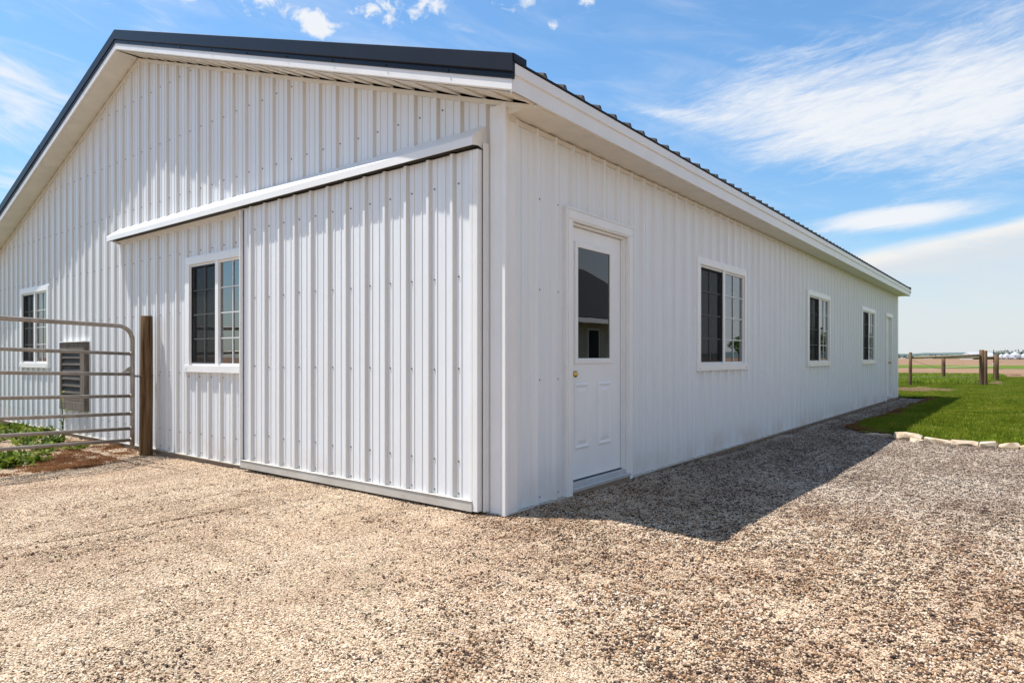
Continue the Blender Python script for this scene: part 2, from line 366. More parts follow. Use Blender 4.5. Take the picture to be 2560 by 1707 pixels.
# roof sheets
ZE=2.822; XE=.29; HWR=XE-CX; ZR=ZE+SL*HWR
def roof(sgn):
    mb=MB(); ys=[]
    k=0; y=-.245
    rp=[(-.026,0),(-.010,.026),(.010,.026),(.026,0)]
    pts=[(-.25,0)]; c=.055-PITCH
    while c<BL+.3:
        for a,b in rp:
            if -.25<c+a<BL+.25: pts.append((c+a,b))
        c+=.2285
    pts.append((BL+.25,0))
    for (a,ha),(b,hb) in zip(pts,pts[1:]):
        xe=CX+sgn*HWR; xr=CX
        mb.quad((xe,a,ZE+ha),(xe,b,ZE+hb),(xr,b,ZR+hb),(xr,a,ZR+ha))
    # closed rib ends at the eave
    c=.055-PITCH
    while c<BL+.2:
        if c>-.2:
            x=CX+sgn*(HWR-.004)
            mb.poly([(x,c+a,ZE+b-.001) for a,b in rp],1)
        c+=.2285
    # folded drip edge under the sheet
    x0=CX+sgn*(HWR-.02); x1=CX+sgn*(HWR-.001)
    mb.box(min(x0,x1),max(x0,x1),-.25,BL+.25,ZE-.010,ZE-.004,0)
    return mb
rm=roof(1); r2=roof(-1); rm.add(r2.v,r2.f); rm.m[-len(r2.f):]=r2.m
roof_o=rm.build('roof',[M['roofsheet'],M['ribend']],barn)
mb=MB(); 
for s in (1,-1):
    mb.quad((CX,-.26,ZR+.036),(CX+s*.16,-.26,ZR+.036-SL*.16),(CX+s*.16,BL+.26,ZR+.036-SL*.16),(CX,BL+.26,ZR+.036))
mb.build('ridge_cap',M['dark'],roof_o)
# rake trims, fascia, soffit along a gable end: vertical cross-section swept down the slope
def zc(x): return 4.772-SL*abs(x-CX)
def rake(section,x0,x1,mirror_y,mb,m=0):
    f=(lambda y:y) if not mirror_y else (lambda y:BL-y)
    mb.sweep([[(x,f(y),zc(x)+z) for y,z in section] for x in (x0,x1)],m)
def rakeset(mir):
    darkA=[(-.275,0),(-.281,-.004),(-.281,-.108),(-.276,-.114),(-.256,-.114),(-.256,-.010),(-.150,-.010),(-.150,-.045),(-.145,-.045),(-.145,0)]
    darkB=[(-.266,-.112),(-.266,-.120),(-.274,-.124),(-.274,-.156),(-.262,-.156),(-.258,-.116)]
    for sgn in (1,-1):
        xe=CX+sgn*(HWR-.005)
        mb=MB()
        j=CX+sgn*2.48
        rake(darkA,CX,j,mir,mb); rake([(y-.0025 if y<-.2 else y,z) for y,z in darkA],j+sgn*.006,xe,mir,mb)
        rake(darkB,CX,xe,mir,mb)
        f=(lambda y:y) if not mir else (lambda y:BL-y)
        # turned-down end at the eave
        mb.box(min(xe,xe+sgn*.006),max(xe,xe+sgn*.006),min(f(-.277),f(-.150)),max(f(-.277),f(-.150)),zc(xe)-.045,zc(xe)-.002)
        x=CX+sgn*.35
        while abs(x-CX)<HWR-.1:
            q=[(x+.006*math.cos(a*math.pi/3),f(-.274),zc(x)-.140+.006*math.sin(a*math.pi/3)) for a in range(6)]
            p=[(v[0],f(-.281),v[2]) for v in q]; mb.sweep([q,p]); x+=sgn*.61
        mb.build('rake_trim',M['dark'],roof_o,fixn=True)
        mb=MB(); xw=CX+sgn*(HWR-.022)
        rake([(-.268,-.15),(-.268,-.219),(-.262,-.226),(-.238,-.226),(-.238,-.232),(-.250,-.15)],CX,xw,mir,mb)
        mb.build('rake_fascia',M['trim'],barn,fixn=True)
        # ribbed rake soffit: saw-tooth laps
        mb=MB(); L=abs(xw-CX); n=int(L/PITCH)
        for i in range(n+1):
            a=CX+sgn*i*PITCH; b=CX+sgn*min((i+1)*PITCH,L)
            za=zc(a)-.2345; zb=zc(b)-.2345
            mb.quad((a,f(-.25),za+.007),(b,f(-.25),zb),(b,f(-.002),zb),(a,f(-.002),za+.020))
            mb.quad((a,f(-.25),za),(a,f(-.25),za+.007),(a,f(-.002),za+.020),(a,f(-.002),za))
        mb.build('rake_soffit',M['soffit'],barn)
        mb=MB()
        xt=CX+sgn*(HWR-.03)
        st_=[CX,CX+sgn*(BW/2+.02),CX+sgn*(BW/2+.16),xt]
        mb.sweep([[(x,f(y),max(zc(x)+z,HS-.012+(.004 if z>-.25 else 0))) for y,z in [(-.024,-.240),(-.024,-.272),(.0,-.272),(.0,-.240)]] for x in st_])
        mb.build('soffit_trim',M['soffit'],barn,fixn=True)
        # little return panel where the rake runs past the corner
        xc=CX+sgn*BW/2; xo=CX+sgn*(HWR-.025)
        mb=MB(); mb.poly([(xc,f(-.004),HS-.003),(xo,f(-.004),HS-.003),(xo,f(-.004),HS+.003),(xc,f(-.004),HR-.005)])
        mb.poly([(xc,f(-.008),HS-.003),(xo,f(-.008),HS-.003),(xo,f(-.008),HS+.003),(xc,f(-.008),HR-.005)])
        mb.build('eave_return',M['soffit'],barn)
rakeset(False); rakeset(True)
# eaves: fascia, drip band, soffit, wall trim on both long sides
for sgn in (1,-1):
    X=lambda d: CX+sgn*(BW/2+d)
    ring=[(.250,2.640),(.272,2.640),(.272,2.735),(.284,2.742),(.284,2.806),(.278,2.811),(.250,2.811)]
    mb=MB(); mb.sweep([[(X(a),y,z) for a,z in ring] for y in (-.262,BL+.262)]); mb.build('fascia',M['trim'],barn,fixn=True)
    mb=MB(); y=.0; 
    while y<BL:
        y1=min(y+PITCH,BL)
        mb.quad((X(0.0),y,HS+.013),(X(.25),y,HS+.0065),(X(.25),y1,HS+.004),(X(0),y1,HS))
        mb.quad((X(0),y,HS),(X(.25),y,HS+.004),(X(.25),y,HS+.0065),(X(0),y,HS+.013))
        y=y1
    mb.box(min(X(.235),X(.252)),max(X(.235),X(.252)),-.25,BL+.25,HS+.006,HS+.014)
    mb.build('eave_soffit',M['soffit'],barn)
    mb=MB(); mb.box(min(X(.0),X(.024)),max(X(.0),X(.024)),.0,BL,HS-.034,HS-.004); mb.build('soffit_trim',M['soffit'],barn)

# windows --------------------------------------------------------------
def window(mp,u0,u1,z0,z1,red=False):
    fr=MB(); w=.072; o1=.034
    fr.mbox(mp,u0,u1,-.03,o1,z1-w,z1); fr.mbox(mp,u0-.01,u1+.01,-.03,o1+.006,z0,z0+w)
    fr.mbox(mp,u0,u0+w+.02,-.03,o1,z0+w,z1-w); fr.mbox(mp,u1-w+.01,u1,-.03,o1,z0+w,z1-w)
    # thin outer lip
    fr.mbox(mp,u0-.012,u1+.012,.001,.022,z1,z1+.016); fr.mbox(mp,u0-.012,u0,.001,.022,z0+w,z1); fr.mbox(mp,u1,u1+.012,.001,.022,z0+w,z1)
    for q in ((u0+.045,z0+.03),(u1-.045,z0+.03)): screw(fr,mp,q[0],o1+.006,q[1],.006,1)
    wo=fr.build('window',[M['vinyl'],M['screw']],barn,bevel=.004)
    a=u0+w+.02; b=u1-w+.01; c=z0+w; d=z1-w; mid=(a+b)/2-.01
    s=MB(); s.mbox(mp,mid-.012,mid+.048,-.028,.026,c,d)                    # meeting stile
    s.mbox(mp,a,b,-.028,.012,c,c+.022); s.mbox(mp,a,b,-.028,.012,d-.022,d)
    s.mbox(mp,a,a+.018,-.028,.012,c+.022,d-.022); s.mbox(mp,b-.018,b,-.028,.012,c+.022,d-.022)
    s.build('sash',M['vinyl'],wo,bevel=.002)
    def grid(x0,x1,name,op):
        g=MB(); xm=(x0+x1)/2; g.mbox(mp,xm-.0055,xm+.0055,op-.008,op,c+.022,d-.022)
        for k in (1,2,3):
            z=c+.022+(d-c-.044)*k/4
            g.mbox(mp,x0,xm-.0055,op-.008,op,z-.006,z+.006); g.mbox(mp,xm+.0055,x1,op-.008,op,z-.006,z+.006)
        g.build(name,M['muntin'],wo)
    grid(mid+.048,b-.018,'muntins',.008); grid(a+.018,mid-.012,'muntins',.004)
    p=MB(); p.quad(*[mp(x,-.002,z) for x,z in ((mid+.048,c+.022),(b-.018,c+.022),(b-.018,d-.022),(mid+.048,d-.022))]); p.build('pane',M['glass'],wo)
    p=MB(); p.quad(*[mp(x,-.010,z) for x,z in ((a+.018,c+.022),(mid-.012,c+.022),(mid-.012,d-.022),(a+.018,d-.022))]); p.build('pane',M['glass'],wo)
    p=MB(); p.quad(*[mp(x,.006,z) for x,z in ((a+.014,c+.018),(mid-.012,c+.018),(mid-.012,d-.018),(a+.014,d-.018))])
    p.mbox(mp,a+.018,a+.034,.002,.016,c+.022,d-.022,1); p.mbox(mp,mid-.034,mid-.012,.002,.016,c+.022,d-.022,1)
    p.mbox(mp,a+.034,mid-.034,.002,.016,c+.022,c+.036,1); p.mbox(mp,a+.034,mid-.034,.002,.016,d-.036,d-.022,1)
    p.build('insect_screen',[M['screen'],M['black']],wo)
    p=MB(); n=40; rings=[]
    for i in range(n+1):
        x=a+(mid-a)*i/n; o=-.10+.012*math.sin(i*1.3)+.006*math.sin(i*2.9)
        rings.append((x,o))
    for (x,o),(y,q) in zip(rings,rings[1:]): p.quad(mp(x,o,c-.02),mp(y,q,c-.02),mp(y,q,d+.02),mp(x,o,d+.02))
    p.build('curtain',M['curtain'],wo,smooth=True)
    return wo
for a,b,c,d in GW: window(GM,a,b,c,d)
for a,b in SWIN: window(SM,a,b,.888,2.077)

# entry door -----------------------------------------------------------
def entry(y0,y1,zt,zb,glass,near):
    cw=.082
    d=MB(); sx=-.032
    ya,yb=y0+cw,y1-cw                                     # opening
    gy0,gy1,gz0,gz1=.905,1.462,.995,1.915
    if glass:
        for q in ((ya+.02,gy0,zb,zt),(gy1,yb-.02,zb,zt),(gy0,gy1,zb,gz0),(gy0,gy1,gz1,zt)): d.box(sx-.044,sx,*q)
    else: d.box(sx-.044,sx,ya+.02,yb-.02,zb,zt)
    if near:
        for u0,u1 in ((ya+.11,ya+.32),(ya+.46,ya+.67)):       # two raised panels
            z0,z1=.315,.835
            for k,(q,o) in enumerate(((0,.0),(.022,.007),(.034,.001),(.052,.006))): pass
            r=[(0,.001),(.014,.008),(.030,.0015),(.055,.007)]
            rings=[[(sx+o,u0+q,z0+q*1.3),(sx+o,u1-q,z0+q*1.3),(sx+o,u1-q,z1-q*1.3),(sx+o,u0+q,z1-q*1.3)] for q,o in r]
            d.sweep(rings,0,True,False); d.quad(*rings[-1])
    do=d.build('entry_door',M['door'],barn,fixn=False)
    c=MB()
    for q in ((y0,ya,-.012,zt+.022),(yb,y1,-.012,zt+.022),(y0,y1,zt+.022,zt+.022+cw)):
        c.box(.0,.030,*q)
        if q[0]!=y0 or q[1]!=y1:
            m_=(q[0]+q[1])/2; c.box(.030,.036,m_-.030,m_+.030,q[2],zt+.03)
        else: c.box(.030,.036,y0+.012,y1-.012,zt+.034,zt+.022+cw-.012)
    c.box(-.08,.0,ya-.012,ya+.018,.0,zt+.022); c.box(-.08,.0,yb-.018,yb+.012,.0,zt+.022); c.box(-.08,.0,ya+.018,yb-.018,zt+.004,zt+.022)
    c.box(sx+.002,sx+.016,ya+.018,ya+.030,zb,zt+.004); c.box(sx+.002,sx+.016,yb-.030,yb-.018,zb,zt+.004)
    c.build('door_casing',M['vinyl'],do,bevel=.003)
    h=MB(); h.box(0.0,.034,y0-.016,y1+.016,zt+.022+cw,zt+.022+cw+.016); h.box(0.0,.030,y0-.014,y0-.001,-.012,zt+.022+cw); h.build('drip_flashing',M['trim'],do)
    h=MB(); h.box(yb and -.06,.050,ya-.01,yb+.01,.018,.045); h.box(-.05,.010,ya,yb,.045,zb-.012); h.build('threshold',M['alu'],do,bevel=.003)
    h=MB(); h.box(-.05,.040,ya-.01,yb+.01,-.16,.016); h.build('door_sill_board',M['board'],do)
    h=MB(); h.box(sx-.03,sx+.0,ya+.02,yb-.02,zb-.011,zb-.001); h.build('door_sweep',M['black'],do)
    if glass:
        g=MB()
        for q in ((gy0-.012,gy0+.030,gz0-.012,gz1+.012),(gy1-.030,gy1+.012,gz0-.012,gz1+.012),(gy0+.030,gy1-.030,gz0-.012,gz0+.030),(gy0+.030,gy1-.030,gz1-.030,gz1+.012)):
            g.box(sx-.02,sx+.012,*q)
        g.build('glass_frame',M['vinyl'],do,bevel=.004)
        g=MB(); g.quad((sx+.001,gy0+.03,gz0+.03),(sx+.001,gy1-.03,gz0+.03),(sx+.001,gy1-.03,gz1-.03),(sx+.001,gy0+.03,gz1-.03)); g.build('door_pane',M['doorglass'],do)
    k=MB(); ky=ya+.052 if near else yb-.10; kz=.905
    n=14
    prof=[(.030,0),(.030,.006),(.013,.010),(.012,.026),(.022,.034),(.027,.046),(.024,.056),(.010,.061)]
    k.sweep([[(sx+x,ky+r*math.cos(2*math.pi*i/n),kz+r*math.sin(2*math.pi*i/n)) for i in range(n)] for r,x in prof])
    k.build('door_knob',M['brass'],do,smooth=True,fixn=True)
    return do
entry(.703,1.732,2.036,.088,True,True)
entry(14.615,15.565,1.995,.062,False,False)

# sliding door ---------------------------------------------------------
DX0,DX1=-3.095,-.150
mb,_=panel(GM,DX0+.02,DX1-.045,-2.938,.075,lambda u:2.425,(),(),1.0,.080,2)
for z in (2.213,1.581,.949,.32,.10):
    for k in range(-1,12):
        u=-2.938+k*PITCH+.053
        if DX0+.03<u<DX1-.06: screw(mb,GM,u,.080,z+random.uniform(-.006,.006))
sd=mb.build('sliding_door',[M['steel'],M['screw'],M['shade_grime']],barn)
mb=MB(); mb.mbox(GM,DX0+.02,DX1-.05,.035,.079,.06,2.42); mb.build('door_core',M['inside'],sd)
mb=MB(); mb.mbox(GM,DX0,DX1-.045,.040,.110,-.0,.068); mb.mbox(GM,DX0+.004,DX1-.045,.080,.114,.068,.075); mb.build('bottom_rail',M['dtrim'],sd,bevel=.004)
mb=MB(); mb.mbox(GM,DX1-.045,DX1,.032,.104,.004,2.415); mb.mbox(GM,DX1-.075,DX1-.046,.082,.103,.076,2.415); mb.build('edge_trim',M['trim'],sd,bevel=.004)
mb=MB(); mb.mbox(GM,DX0-.006,DX0+.008,.032,.116,.069,2.415); mb.build('edge_trim',M['trim'],sd,bevel=.004)
for q in ((DX0+.0085,DX0+.0195,.082),(DX1+.001,DX1+.010,.055)):  # left: edge channel's shadow line put in as black strip; right: seal
    mb=MB(); mb.mbox(GM,q[0],q[1],.028,q[2],.01,2.41); mb.build('seal_shade_strip',M['black'],sd)
# jamb strip on the wall beside the closed door
mb=MB(); mb.mbox(GM,DX1+.011,DX1+.022,0,.060,.0,2.46); mb.mbox(GM,DX1+.022,DX1+.030,0,.030,.0,2.46); mb.build('door_jamb',M['trim'],barn)
# track cover
mb=MB(); ring=[(.002,2.600),(.150,2.486),(.152,2.431),(.144,2.431),(.142,2.478),(.002,2.586)]
mb.sweep([[GM(u+(.0 if o<.1 else 0),o,z) for o,z in ring] for u in (-6.06,-.158)])
tc=mb.build('track_cover',M['trim'],barn,fixn=True)
for u,sg in ((-.158,1),(-6.06,-1)):
    mb=MB(); pts=[(.0,2.602),(.152,2.488),(.154,2.429),(.09,2.440),(.0,2.41)]
    mb.sweep([[GM(u+sg*.002,o,z) for o,z in pts],[GM(u+sg*.006,o,z) for o,z in pts]])
    mb.build('cover_end_cap',M['trim'],tc,fixn=True)
mb=MB(); mb.mbox(GM,-6.0,-.17,.052,.098,2.44,2.50); mb.build('door_track',M['inside'],tc)
mb=MB(); mb.mbox(GM,-6.0,-3.12,.0,.05,2.435,2.50); mb.mbox(GM,-5.95,-3.13,.0,.026,2.40,2.434); mb.build('track_board',M['trim'],tc)

# louvred vent ----------------------------------------------------------
v=MB(); a,b,c,d=-7.92,-7.02,.317,1.234
v.mbox(GM,a,b,-.01,.058,d-.13,d); v.mbox(GM,a,b,-.01,.058,c,c+.12); v.mbox(GM,a,a+.07,-.01,.056,c+.12,d-.13); v.mbox(GM,b-.16,b,-.01,.056,c+.12,d-.13)
vo=v.build('vent',M['oldwood'],barn,bevel=.006)
v=MB(); n=7
for k in range(n):
    z=c+.12+(d-c-.25)*(k+.5)/n; hgt=(d-c-.25)/n
    r=[GM(a+.07,.02,z+hgt*.55),GM(a+.07,.054,z-hgt*.42),GM(a+.07,.044,z-hgt*.46),GM(a+.07,.008,z+hgt*.5)]
    r2=[(b-.16,y,zz+random.uniform(-.006,.006)) for _,y,zz in r]
    v.sweep([r,r2])
v.build('louver',M['louver'],vo,fixn=True)
v=MB(); v.mbox(GM,a+.07,b-.16,-.02,-.011,c+.12,d-.13); v.build('vent_backing',M['black'],vo)
v=MB(); v.mbox(GM,a-.012,b+.012,.0,.072,d+.001,d+.016); v.build('vent_cap',M['trim'],vo)

# ------------------------------------------------------------------ gate, post, chain
GA=Vector((-5.09,-.247,0)); GD=Vector((.122,-.9925,0)).normalized(); GLEN=3.05
def gp(s,z): q=GA+GD*s; return (q.x,q.y,z+.034*s)
gate=empty('farm_gate',(GA.x,GA.y,gz(GA.x,GA.y)),'galvanised tube farm gate chained to the wooden post left of the barn door','gate')
og=tuple(gate.location)
mb=MB(); pts=[gp(0.0,.055),gp(0,.3),gp(0,1.22)]
for k in range(1,9):
    a=k*math.pi/16; pts.append(gp(.15*(1-math.cos(a)),1.22+.15*math.sin(a)))
pts+=[gp(1.5,1.36),gp(GLEN-.15,1.36)]
for k in range(1,9):
    a=k*math.pi/16; pts.append(gp(GLEN-.15+.15*math.sin(a),1.21+.15*math.cos(a)))
pts+=[gp(GLEN,.055)]
mb.tube(pts,.0225,12); mb.build('gate_frame',M['galv'],gate,og,smooth=True)
for z in (1.07,.845,.605,.41,.247,.12):
    mb=MB(); mb.tube([gp(-.004,z),gp(1,z),gp(2,z),gp(GLEN,z)],.019,10)
    mb.tube([gp(.012,z),gp(.030,z)],[.027,.021],10)
    mb.build('rail',M['galv'],gate,og,smooth=True)
mb=MB()
r=[gp(.02,.935),gp(.115,.868),gp(.02,.868)]
mb.sweep([[(x-.012,y,z) for x,y,z in r],[(x+.004,y,z) for x,y,z in r]])
mb.tube([gp(.018,.93),gp(.06,.905),gp(.05,.875)],.008,6)
mb.build('latch_plate',M['galv'],gate,og,fixn=True)
mb=MB()
PC=Vector((-5.068,-.113,0)); PR=.062
def link(c,ax,up,L=.032,W=.017):
    P=[]
    for k in range(13):
        a=2*math.pi*k/12; P.append(tuple(Vector(c)+ax*math.cos(a)*L*.5+up*math.sin(a)*W*.5))
    mb.tube(P,.0038,5,0,False)
c0=Vector(gp(-.02,.835)); c1=Vector((PC.x-.04,PC.y-PR-.004,.83))
for i in range(5):
    c=c0.lerp(c1,i/4); c.z-=.014*math.sin(math.pi*i/4)
    ax=(c1-c0).normalized(); link(c,ax,Vector((0,0,1)) if i%2 else ax.cross(Vector((0,0,1))))
for i in range(20):
    a=R(-125+i*360/20); c=Vector((PC.x+math.cos(a)*(PR+.004),PC.y+math.sin(a)*(PR+.004),.822+.006*math.sin(a)))
    ax=Vector((-math.sin(a),math.cos(a),0)); link(c,ax,Vector((0,0,1)) if i%2 else Vector((math.cos(a),math.sin(a),0)))
mb.build('gate_chain',M['chain'],gate,og)
def round_post(name,x,y,r,h,mt,label,group=None,lean=(0,0),zb=None):
    g=gz(x,y) if zb is None else zb; mb=MB(); rings=[]; n=20
    for i,z in enumerate((-.25,0,.2,.5,.8,1.0)):
        zz=-.25 if i==0 else z*h
        rr=r*(1.06-.1*max(0,zz)/h)
        rings.append([((rr*(1+.03*math.sin(3*k+i)))*math.cos(2*math.pi*k/n)+lean[0]*max(0,zz),rr*(1+.03*math.sin(2*k+i*2))*math.sin(2*math.pi*k/n)+lean[1]*max(0,zz),zz) for k in range(n)])
    rings.append([(x_*.93,y_*.93,z_+.006) for x_,y_,z_ in rings[-1]])
    mb.sweep(rings); o=mb.build(name,mt,None,None,smooth=False,bevel=0)
    for p in o.data.polygons: p.use_smooth=len(p.vertices)==4
    o.location=(x,y,g); return tag(o,label,'post',group)
round_post('wooden_post',PC.x,PC.y,.064,1.56,M['post'],'round brown wooden gate post standing against the ribbed gable wall',None,(.012,.0))

# ------------------------------------------------------------------ far fence
fz=-.203
F=(-1.247,29.1); G3=(1.104,31.68); G3b=(1.245,32.0); P4=(1.40,38.8); P2=(-.95,39.5)
fa=empty('wooden_fence',(F[0],F[1],fz),'near post and rail fence brace with tall end post beyond the lawn','fence')
def fpost(par,x,y,r,h,lx=0,ly=0):
    mb=MB(); n=14; rings=[[(x+rr*math.cos(2*math.pi*k/n)+lx*max(z,0),y+rr*math.sin(2*math.pi*k/n)+ly*max(z,0),fz+z) for k in range(n)] for z,rr in ((-.3,r*1.05),(0,r*1.04),(h*.5,r),(h,r*.97),(h+.01,r*.8))]
    mb.sweep(rings); o=mb.build('post',M['fpost'],par,tuple(par.location))
    for p in o.data.polygons: p.use_smooth=len(p.vertices)==4
    return o
def frail(par,p,q,r):
    mb=MB(); mb.tube([p,((p[0]+q[0])/2,(p[1]+q[1])/2,(p[2]+q[2])/2-.01),q],[r*.9,r,r*1.08],12); return mb.build('rail',M['rail'],par,tuple(par.location),smooth=True)
def wires(par,segs,r=.006):
    mb=MB()
    for p,q in segs: mb.tube([p,q],r,4)
    return mb.build('wire',M['galv'],par,tuple(par.location))
fpost(fa,F[0],F[1],.063,1.44,.01); fpost(fa,G3[0],G3[1],.092,1.55,.006); fpost(fa,G3b[0],G3b[1],.06,1.52)
frail(fa,(F[0],F[1],1.02),(G3[0],G3[1],1.12),.056)
wires(fa,[((F[0]-4,F[1]-.9,.12),(G3[0],G3[1],.20)),((F[0],F[1],.93),(F[0]+1.0,F[1]+1.1,.52)),((F[0]+1.2,F[1]+1.3,.36),(G3[0],G3[1]-.1,-.12)),((F[0],F[1],.55),(G3[0],G3[1],.62))])
fb=empty('wooden_fence',(P4[0],P4[1],fz),'farther post and rail fence brace behind, with shorter end post','fence')
fpost(fb,P2[0],P2[1],.095,1.2); fpost(fb,P4[0],P4[1],.105,1.36,.01)
frail(fb,(P2[0],P2[1],1.0),(P4[0],P4[1],1.05),.045)
wires(fb,[((P2[0],P2[1],.5),(P4[0],P4[1],.6)),((P4[0],P4[1],.42),(P4[0]+8,P4[1]+1,.42)),((P4[0],P4[1],.8),(P4[0]+8,P4[1]+1,.8))])
tp=empty('steel_post',(1.290,38.95,fz),'thin rusty steel fence post with white insulator beside the shorter end post','post')
mb=MB(); mb.box(1.268,1.312,38.93,38.97,fz-.2,fz+1.62); mb.box(1.284,1.296,38.90,38.93,fz-.2,fz+1.62); mb.build('stake',M['chain'],tp,tuple(tp.location))
mb=MB(); mb.box(1.215,1.30,38.86,38.90,.675,.715); mb.build('insulator',M['vinyl'],tp,tuple(tp.location))

# ------------------------------------------------------------------ ground sheets
mb=MB(); S=6000; n=2
mb.quad((-S,-S,-.30),(S,-S,-.30),(S,S,-.30),(-S,S,-.30)); tag(mb.build('field',M['soil']),kind='structure')
mb=MB(); mb.quad((-400,92,-.285),(400,92,-.285),(400,130,-.285),(-400,130,-.285)); tag(mb.build('grass_strip',M['strip']),kind='structure')
def sheet(xs,ys,zf,keep=lambda x,y:True):
    mb=MB(); idx={}
    for i,x in enumerate(xs):
        for j,y in enumerate(ys): idx[i,j]=len(mb.v); mb.v.append((x,y,zf(x,y)))
    for i in range(len(xs)-1):
        for j in range(len(ys)-1):
            if keep((xs[i]+xs[i+1])/2,(ys[j]+ys[j+1])/2):
                mb.f.append((idx[i,j],idx[i+1,j],idx[i+1,j+1],idx[i,j+1])); mb.m.append(0)
    return mb
fr=lambda a,b,s:[a+(b-a)*i/round((b-a)/s) for i in range(round((b-a)/s)+1)]
tag(sheet(fr(-16,9,.0625),fr(-9,20,.0625),gz,lambda x,y: not(-10.5<x<-.4 and .5<y<16)).build('gravel_yard',M['yard'],smooth=True),kind='structure')
EDGE=[(.72,17.2),(.74,16.0),(.70,11.6),(.63,8.5),(.58,7.62),(.86,7.12),(1.20,6.72),(1.38,6.53),(1.60,6.47),(1.93,6.50),(2.37,6.42),(2.8,6.38),(3.6,6.3),(5.5,6.2),(9,6.0)]
def in_lawn(x,y):
    if y>=31.3+ (x-1.1)*.5 and x<1.3: return y<47
    if y>46: return False
    if y>17.2: return x>-6 and (x>-.1-.15*(y-17.2) or y>18)
    # left border and front border polyline
    for (a,b),(c,d) in zip(EDGE,EDGE[1:]):
        if b>=y>=d and x<a+(c-a)*(b-y)/max(1e-6,b-d) and y>7.62: return False
    if y<=7.62:
        for (a,b),(c,d) in zip(EDGE[4:],EDGE[5:]):
            if a<=x<=c: return y>b+(d-b)*(x-a)/(c-a)
        return False
    return x>.5
lz=lambda x,y: gz(x,y)+.035*sst(6.2,8.5,y)+.012
tag(sheet(fr(-8,5.4,.1),fr(5.9,47,.1),lz,in_lawn).build('lawn',M['lawn'],smooth=True),kind='structure')

# ------------------------------------------------------------------ scatter (stuff)
def attr(me,vals): 
    a=me.attributes.new('rnd','FLOAT','POINT'); a.data.foreach_set('value',vals)
def proto(v,f,rnd,m,smooth=False):
    me=bpy.data.meshes.new('tile'); me.from_pydata(v,[],f); me.materials.append(m); attr(me,rnd)
    if smooth: me.polygons.foreach_set('use_smooth',[True]*len(f))
    me.update(); return bpy.data.objects.new('tile',me)
def scatter(name,pts,protos,mats):
    """one object whose geometry nodes set the prototype tiles on its points"""
    me=bpy.data.meshes.new(name); me.from_pydata([p[:3] for p in pts],[],[])
    for an,k,ty in (('rot',3,'FLOAT'),('scl',4,'FLOAT'),('kind',5,'INT')):
        a=me.attributes.new(an,ty,'POINT'); a.data.foreach_set('value',[p[k] for p in pts])
    for q in mats: me.materials.append(q)
    o=bpy.data.objects.new(name,me); COL.objects.link(o)
    g=bpy.data.node_groups.new(name,'GeometryNodeTree'); g.interface.new_socket('Geometry',in_out='INPUT',socket_type='NodeSocketGeometry'); g.interface.new_socket('Geometry',in_out='OUTPUT',socket_type='NodeSocketGeometry')
    N=g.nodes; Lk=g.links; gi=N.new('NodeGroupInput'); go=N.new('NodeGroupOutput'); jn=N.new('GeometryNodeJoinGeometry')
    def na(nm,ty): n=N.new('GeometryNodeInputNamedAttribute'); n.data_type=ty; n.inputs[0].default_value=nm; return n.outputs[0]
    rot=na('rot','FLOAT'); scl=na('scl','FLOAT'); kd=na('kind','INT')
    cr=N.new('ShaderNodeCombineXYZ'); Lk.new(rot,cr.inputs[2])
    for k,p in enumerate(protos):
        cmp=N.new('FunctionNodeCompare'); cmp.data_type='INT'; cmp.operation='EQUAL'
        ins=[s for s in cmp.inputs if s.type=='INT']; Lk.new(kd,ins[0]); ins[1].default_value=k
        oi=N.new('GeometryNodeObjectInfo'); oi.inputs[0].default_value=p
        ip=N.new('GeometryNodeInstanceOnPoints'); Lk.new(gi.outputs[0],ip.inputs['Points']); Lk.new(cmp.outputs[0],ip.inputs['Selection'])
        Lk.new(oi.outputs['Geometry'],ip.inputs['Instance']); Lk.new(cr.outputs[0],ip.inputs['Rotation']); Lk.new(scl,ip.inputs['Scale'])
        Lk.new(ip.outputs[0],jn.inputs[0])
    Lk.new(jn.outputs[0],go.inputs[0])
    md=o.modifiers.new('scatter','NODES'); md.node_group=g
    return o
t_=(1+5**.5)/2
ICO=[Vector(p).normalized() for p in ((-1,t_,0),(1,t_,0),(-1,-t_,0),(1,-t_,0),(0,-1,t_),(0,1,t_),(0,-1,-t_),(0,1,-t_),(t_,0,-1),(t_,0,1),(-t_,0,-1),(-t_,0,1))]
ICF=[(0,11,5),(0,5,1),(0,1,7),(0,7,10),(0,10,11),(1,5,9),(5,11,4),(11,10,2),(10,7,6),(7,1,8),(3,9,4),(3,4,2),(3,2,6),(3,6,8),(3,8,9),(4,9,5),(2,4,11),(6,2,10),(8,6,7),(9,8,1)]
def stone_tile(T,sizes,seed,m,sink):
    rn=random.Random(seed); v=[];f=[];r=[]
    for n,(a,b),(z0,z1) in sizes:
        for i in range(n):
            s=a+(b-a)*rn.random()**1.7; q=rn.random()
            rot=Matrix.Rotation(rn.random()*6.28,3,'Z')@Matrix.Rotation(rn.gauss(0,.35),3,'X')
            e=(s*rn.uniform(.8,1.25),s*rn.uniform(.6,.9),s*rn.uniform(.42,.7))
            c=Vector((rn.uniform(-T/2,T/2),rn.uniform(-T/2,T/2),rn.uniform(z0,z1)*s+sink))
            k=len(v)
            for p in ICO:
                j=1+rn.uniform(-.2,.2); v.append(tuple(c+rot@Vector((p.x*e[0]*j,p.y*e[1]*j,p.z*e[2]*j)))); r.append(q)
            f+=[(x+k,y+k,z+k) for x,y,z in ICF]
    return proto(v,f,r,m)
T=.25; T2=.125
pea=[stone_tile(T,[(1800,(.0025,.0049),(.0,.7)),(50,(.0045,.008),(.2,.7))],k,M['pea'],.0) for k in (1,2,3,4)]
